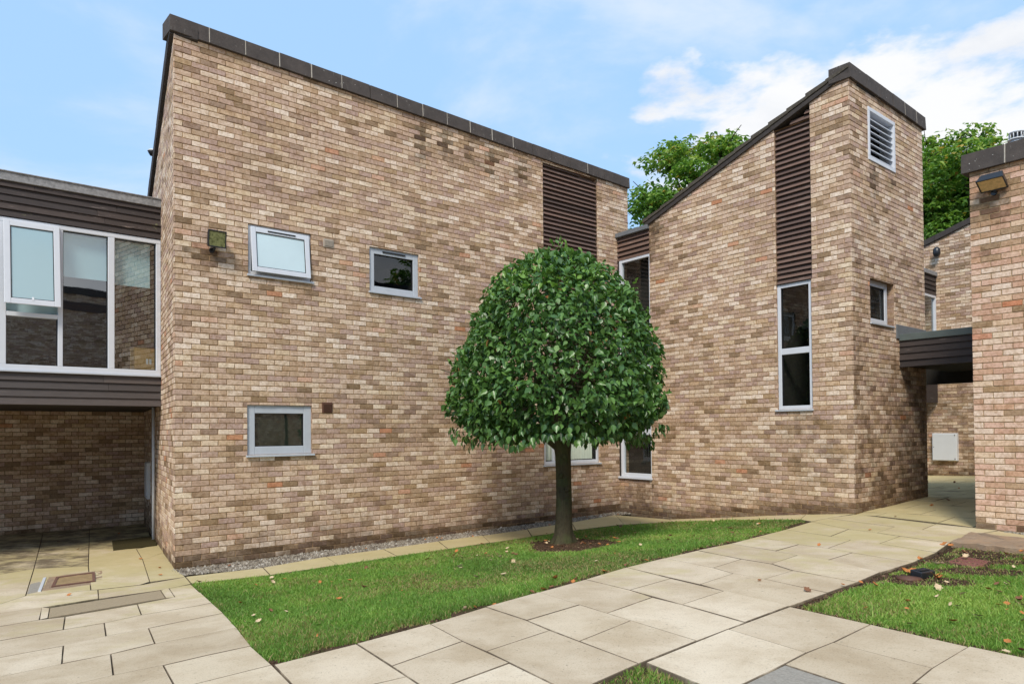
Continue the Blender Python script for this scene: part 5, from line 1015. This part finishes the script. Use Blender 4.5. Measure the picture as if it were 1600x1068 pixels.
# ---------------------------------------------------------------- trees beyond the roofs
def big_tree(x, y, ztop, rad, label, n=9000, clumps=26, trunk_r=.28, name='broadleaf_tree', leaf=(.15, .26), gap=.0):
    z0 = .4; t = thing(name, (x, y, z0), label, 'tree', 'tall trees beyond the roofs'); mb = MB(); cz = ztop - rad * 1.15
    limb(mb, (x, y, z0 - .3), (x + random.gauss(0, .2), y, cz - rad * .5), trunk_r, trunk_r * .75, 0, 6, .01, 10)
    cl = []
    for i in range(clumps):
        a = i * 2.399; h = 1 - 2 * (i + .5) / clumps; rr = math.sqrt(1 - h * h) * rad * random.uniform(.62, .92); cl.append((x + rr * math.cos(a), y + rr * math.sin(a), cz + h * rad * 1.0 * random.uniform(.8, 1.05), random.uniform(.20, .34) * rad))
    cl += [(x + random.gauss(0, rad * .3), y + random.gauss(0, rad * .3), cz + random.gauss(0, rad * .3), rad * .36) for _ in range(clumps // 3)]
    for c in cl:
        m = (x + (c[0] - x) * .35, y + (c[1] - y) * .35, cz - rad * .3 + (c[2] - cz) * .45); p = limb(mb, (x, y, cz - rad * .75 + random.uniform(-.3, .3)), m, trunk_r * .5, trunk_r * .26, .02, 4, .03, 7); limb(mb, p[-1], c[:3], trunk_r * .26, .03, .02, 4, .05, 5)
        for _ in range(3): limb(mb, c[:3], (c[0] + random.gauss(0, c[3] * .6), c[1] + random.gauss(0, c[3] * .6), c[2] + random.uniform(-.2, .9) * c[3]), .03, .01, 0, 3, .05, 4)
    build('trunk', mb, M_BARK, t, 0, True)
    ci = rng.choice(len(cl), n, p=np.array([c[3] ** 2 for c in cl]) / sum(c[3] ** 2 for c in cl)); C = np.array(cl)[ci]; dirv = norm(rng.normal(0, 1, (n, 3))); dirv[:, 2] = np.where(rng.random(n) < .55, np.abs(dirv[:, 2]), dirv[:, 2]); rr = rng.random(n) ** .45
    wob = 1 + .22 * np.sin(dirv[:, 0] * 7 + C[:, 0] * 5) * np.sin(dirv[:, 2] * 6 + C[:, 2] * 3); P = C[:, :3] + dirv * (C[:, 3] * rr * wob)[:, None] * np.array([1, 1, .78])
    # rosettes: each point carries 3 drooping leaflets
    k = 3; P3 = np.repeat(P, k, 0) + rng.normal(0, .03, (n * k, 3)); a = rng.uniform(0, 6.283, n * k); ax = np.c_[np.cos(a), np.sin(a), rng.uniform(-.9, .1, n * k)]; nm = np.repeat(norm(dirv * .4 + np.array([0, 0, .9])), k, 0) + rng.normal(0, .25, (n * k, 3))
    tone = np.clip(np.repeat(.20 + .55 * rng.random(n) + .25 * (P[:, 2] - cz) / rad, k) + rng.normal(0, .08, n * k), 0, .92); dd = np.repeat(rng.random(n) < .035, k); tone[dd] = rng.uniform(.94, 1, dd.sum())
    leaves('crown', P3, ax, nm, rng.uniform(leaf[0], leaf[1], n * k), tone, M_BLEAF, t, .75); return t
big_tree(6.7, 25.0, 11.9, 3.1, 'bushy green tree rising behind the small link, left of the tower', n=13000, clumps=34, leaf=(.11, .20))
big_tree(9.0, 27.0, 12.3, 2.5, 'lighter tree top behind the sloping tower roof', n=5500, clumps=20)
big_tree(15.7, 25.5, 12.2, 3.4, 'yellow flecked tree in the gap between the tower and the right building', n=14000, clumps=36, leaf=(.11, .20))
big_tree(17.9, 25.8, 12.0, 2.9, 'tree partly hidden by the near right building and its white flue', n=5000, clumps=18)
big_tree(19.0, 7.5, 11.5, 3.0, 'dark tree out of frame to the right, mirrored in the upper small window', n=3500, clumps=16)

# ---------------------------------------------------------------- lawn furniture and covers
mb = MB(); p = STONE
def draped_block(mb, poly, z0, z1, rough=.0):
    ar = sum(poly[i][0] * poly[(i + 1) % len(poly)][1] - poly[(i + 1) % len(poly)][0] * poly[i][1] for i in range(len(poly)))
    if ar < 0: poly = poly[::-1]
    pts = []
    for i in range(len(poly)):
        a, b = poly[i], poly[(i + 1) % len(poly)]; m = max(1, int(math.hypot(b[0] - a[0], b[1] - a[1]) / .08)) if rough else 1
        for j in range(m): pts.append((a[0] + (b[0] - a[0]) * j / m + random.gauss(0, rough), a[1] + (b[1] - a[1]) * j / m + random.gauss(0, rough)))
    n = len(pts); cx = sum(q[0] for q in pts) / n; cy = sum(q[1] for q in pts) / n; k = len(mb.v)
    mb.v += [(x, y, H(x, y) + z0) for x, y in pts] + [(x, y, H(x, y) + z1 - .012 + random.gauss(0, rough * .4)) for x, y in pts] + [(x + (cx - x) * .035, y + (cy - y) * .035, H(x, y) + z1 + random.gauss(0, rough * .3)) for x, y in pts] + [(x + (cx - x) * .35, y + (cy - y) * .35, H(x, y) + z1 + random.gauss(0, rough * .8)) for x, y in pts] + [(cx, cy, H(cx, cy) + z1)]
    for q in range(n):
        w = (q + 1) % n
        for o1 in (0, n, 2 * n): mb.f.append((k + o1 + q, k + o1 + w, k + o1 + n + w, k + o1 + n + q)); mb.m.append(0); mb.a.append((0, 0, 0))
        mb.f.append((k + 3 * n + q, k + 3 * n + w, k + 4 * n)); mb.m.append(0); mb.a.append((0, 0, 0))
draped_block(mb, STONE, -.12, .050, .010)
tag(build('stone_slab', mb, M_STONE), 'thick eroded brown stone slab at the foot of the near right building', 'stone slab')
# pinkish drain grating with small holes
c = np.mean(np.array(DRAIN), 0); t = thing('drain_cover', on(c[0], c[1]), 'dusty red square drain grating sunk in the bare soil of the right lawn', 'drain cover')
mb = MB(); draped_block(mb, DRAIN, -.05, -.012, 0); build('frame', mb, M_REDB, t)
mb = MB(); D = [np.array(q) for q in DRAIN]
for i in range(9):
    for j in range(9):
        s, w = (i + .7) / 9.6, (j + .7) / 9.6; q = (D[0] * (1 - s) + D[1] * s) * (1 - w) + (D[3] * (1 - s) + D[2] * s) * w; mb.tube([(q[0], q[1], H(*q) - .013), (q[0], q[1], H(*q) - .008)], .014, 6)
build('stud', mb, M_REDB, t)
# black box and brown disc
q = (3.56, 6.42); t = thing('garden_light_box', on(*q), 'small black rectangular box lying beside dead leaves on the right lawn', 'box')
mb = MB(); GB = Plane(q, R(62), 1); z = H(*q); p = [(GB.P(a, 0, d)[0], GB.P(a, 0, d)[1]) for a, d in ((-.095, .055), (.095, .055), (.095, -.055), (-.095, -.055))]
mb.hexa([(*a, z - .02) for a in p] + [(*a, z + .035 + (.012 if i > 1 else 0)) for i, a in enumerate(p)]); build('casing', mb, M_BLACK, t, .008)
mb = MB(); GB.box(mb, -.07, .05, z + .04, z + .048, -.035, .030); build('lid', mb, M_BLACK, t, .003)
q = (3.385, 6.325); mb = MB(); z = H(*q) - .02; mb.tube([(q[0], q[1], z - .01), (q[0], q[1], z + .018), (q[0], q[1], z + .026), (q[0], q[1], z + .018)], [.095, .10, .08, .05], 18)
tag(build('access_cap', mb, M_BRWN, None, 0, True), 'flat round brown cap in the soil just left of the small black box', 'cap')
# inspection cover in the left paving
c = np.mean(np.array(MANHOLE), 0); t = thing('inspection_cover', on(c[0], c[1]), 'rusty rectangular inspection cover with rubble edges in the green stained paving by the left undercroft', 'inspection cover')
mb = MB(); draped_block(mb, MANHOLE, -.04, .006, .006); build('surround', mb, M_STONE, t)
C0 = np.array(MANHOLE); cc = c; inner = [tuple(cc + (q - cc) * .66) for q in C0]; mb = MB(); draped_block(mb, inner, -.03, .012, .003); build('plate', mb, plain('rusty_plate', (.36, .25, .13), .85, .2, .6, 14, 0, .6), t)
mb = MB(); inn2 = [cc + (q - cc) * .60 for q in C0]; out2 = [cc + (q - cc) * .70 for q in C0]
for i in range(4):
    a, b, cq, dq = inn2[i], inn2[(i + 1) % 4], out2[(i + 1) % 4], out2[i]; mb.hexa([(q[0], q[1], H(*q) + .004) for q in (a, b, cq, dq)] + [(q[0], q[1], H(*q) + .019) for q in (a, b, cq, dq)])
build('rim', mb, M_IRON, t)
mb = MB(); slab_mesh(mb, MANHOLE_BRICK, 0, 0, .001); o = build('cover_end', mb, [M_GREY], names=PN); o['kind'] = 'structure'; o.name = 'cement_patch'
mb = MB(); a, b = np.array(MANHOLE_BRICK[1]), np.array(MANHOLE_BRICK[2]); e = (b - a) / np.linalg.norm(b - a); f = np.array([e[1], -e[0]]) * .03
mb.hexa([(q[0], q[1], H(*q) - .01) for q in (a, b, b - f, a - f)] + [(q[0], q[1], H(*q) + .012) for q in (a, b, b - f, a - f)]); o = build('metal_strip', mb, M_WHITE, t, .002)
# ---------------------------------------------------------------- fallen leaves, one object each
protos = []
def curl_leaf(mat, k):
    random.seed(50 + k); mb = MB(); n = 7; k0 = 0; s = 1.0; cu = random.uniform(.35, 1.0); tw = random.uniform(-.6, .6)
    for i in range(n):
        t = i / (n - 1); w = .40 * math.sin(math.pi * min(1, t * .96 + .04)) ** .75 * (1 + .18 * (-1) ** i); zc = cu * .30 * (4 * (t - .5) ** 2); a = tw * (t - .5)
        for j in (-1, -.5, 0, .5, 1): mb.v.append(((t - .5), j * w * math.cos(a), zc + abs(j) ** 1.5 * w * cu * .7 + j * w * math.sin(a) + .05))
    for i in range(n - 1):
        for j in range(4): b = i * 5 + j; mb.f.append((b, b + 1, b + 6, b + 5)); mb.m.append(0); mb.a.append((0, 0, 0))
    k0 = len(mb.v); mb.tube([(-.5, 0, cu * .30 + .05), (-.72, .04, cu * .34 + .04)], .018, 4)
    me_o = build('fallen_leaf', mb, mat, None, 0, True); return me_o
leafp = [curl_leaf(M_FALL[k % 3], k) for k in range(6)]
texts = {0: 'curled orange dead leaf', 1: 'crumpled brown dead leaf', 2: 'pale tan dead leaf'}
spots = []
def scatter(poly, n, where, cond=None, dz=.012, wts=(.4, .3, .3)):
    xs = [p[0] for p in poly]; ys = [p[1] for p in poly]; c = 0; it = 0
    while c < n and it < 20000:
        it += 1; x, y = random.uniform(min(xs), max(xs)), random.uniform(min(ys), max(ys))
        if not inside(np.array([x]), np.array([y]), poly)[0] or (cond and not cond(x, y)): continue
        spots.append((x, y, dz, where, random.choices((0, 1, 2), wts)[0], random.choice((.03, .04, .05, .06, .07)) * random.uniform(.8, 1.1))); c += 1
random.seed(11)
scatter(LAWN1, 84, 'on the mown lawn around the round tree', lambda x, y: edge_dist(np.array([x]), np.array([y]), seg1)[0] > .05)
scatter([(.2, 9.2), (1.5, 9.2), (1.6, 11.2), (.1, 11.2)], 14, 'on the bare soil around the round tree trunk', None, .0)
scatter(LAWN2, 100, 'on the patchy lawn at the right edge', lambda x, y: random.random() < (1 if x > 2.7 else .4), .012, (.5, .2, .3))
for i in range(26):
    a, b = random.choice(seg1); t = random.random(); x, y = a[0] + (b[0] - a[0]) * t - .05 + random.gauss(0, .02), a[1] + (b[1] - a[1]) * t + .05 + random.gauss(0, .03)
    if y > 5.6: spots.append((x, y, -.005, 'in the soil edge beside the diagonal path', random.choice((0, 1, 1)), random.uniform(.03, .06)))
for (x, y) in ((-4.75, 7.9), (-4.35, 9.1), (-4.6, 9.6), (-5.2, 10.3), (2.35, 5.9), (2.1, 6.3), (3.4, 8.2), (-6.6, 11.2), (-7.4, 12.0), (-6.9, 12.9), (-8.0, 11.2), (6.6, 11.6), (7.2, 12.2), (5.5, 10.6), (8.6, 14.2), (9.3, 15.5), (4.6, 9.5), (2.6, 12.85), (1.8, 12.75), (3.3, 12.5)): spots.append((x, y, .004, 'on the pale paving slabs', random.choice((0, 1)), random.uniform(.04, .07)))
for i in range(14):
    u = random.uniform(.3, 8.3); x, y, _ = MAIN.P(u, 0, random.uniform(.15, .6)); spots.append((x, y, .004, 'on the gravel below the large brick block', random.choice((0, 0, 1)), random.uniform(.035, .06)))
for (x, y) in ((3.60, 6.30), (3.66, 6.36), (3.52, 6.50), (3.47, 6.56), (3.63, 6.27), (5.62, 8.78), (5.70, 8.70), (5.52, 8.85), (4.82, 8.12), (4.78, 8.20)): spots.append((x, y, .0, 'heaped by the black box or stone slab', 0, random.uniform(.06, .10)))
first = set()
for (x, y, dz, where, kind, s) in spots:
    v = kind + 3 * random.randint(0, 1); src = leafp[v]
    if v in first: o = src.copy(); link(o)
    else: o = src; first.add(v)
    o.location = (x, y, H(x, y) + dz); o.rotation_euler = (random.gauss(0, .35), random.gauss(0, .35), random.uniform(0, 6.28)); o.scale = (s, s * random.uniform(.8, 1.1), s * random.uniform(.6, 1.1))
    if 'mown' in where: where = 'on the main lawn ' + ('near its left corner' if y < 6.2 and x < -1.2 else 'close below the gravel margin' if MAIN.n[0] * (x - PM[0]) + MAIN.n[1] * (y - PM[1]) < 1.7 else 'left of the round tree' if x < .0 else 'at its far narrow end' if x > 2.6 else 'in front of the round tree' if y < 9.4 else 'beside the round tree')
    if 'patchy' in where: where = 'on the right lawn ' + ('near its left tip' if x < 2.9 else 'along the front slabs' if y < 4.9 else 'by the black box' if y > 5.9 and x < 4.1 else 'around the red drain grating' if y > 6.3 else 'in its middle')
    sz = 'large' if s > .055 else 'small'
    o['label'] = f'{sz} {texts[kind]} {where}'; o['category'] = 'leaf'; o['group'] = f'{sz} {texts[kind].split()[1]} leaves {where}'
for v in range(6):
    if v not in first: bpy.data.objects.remove(leafp[v])
for o in bpy.data.objects:
    if '_b' in o: del o['_b']
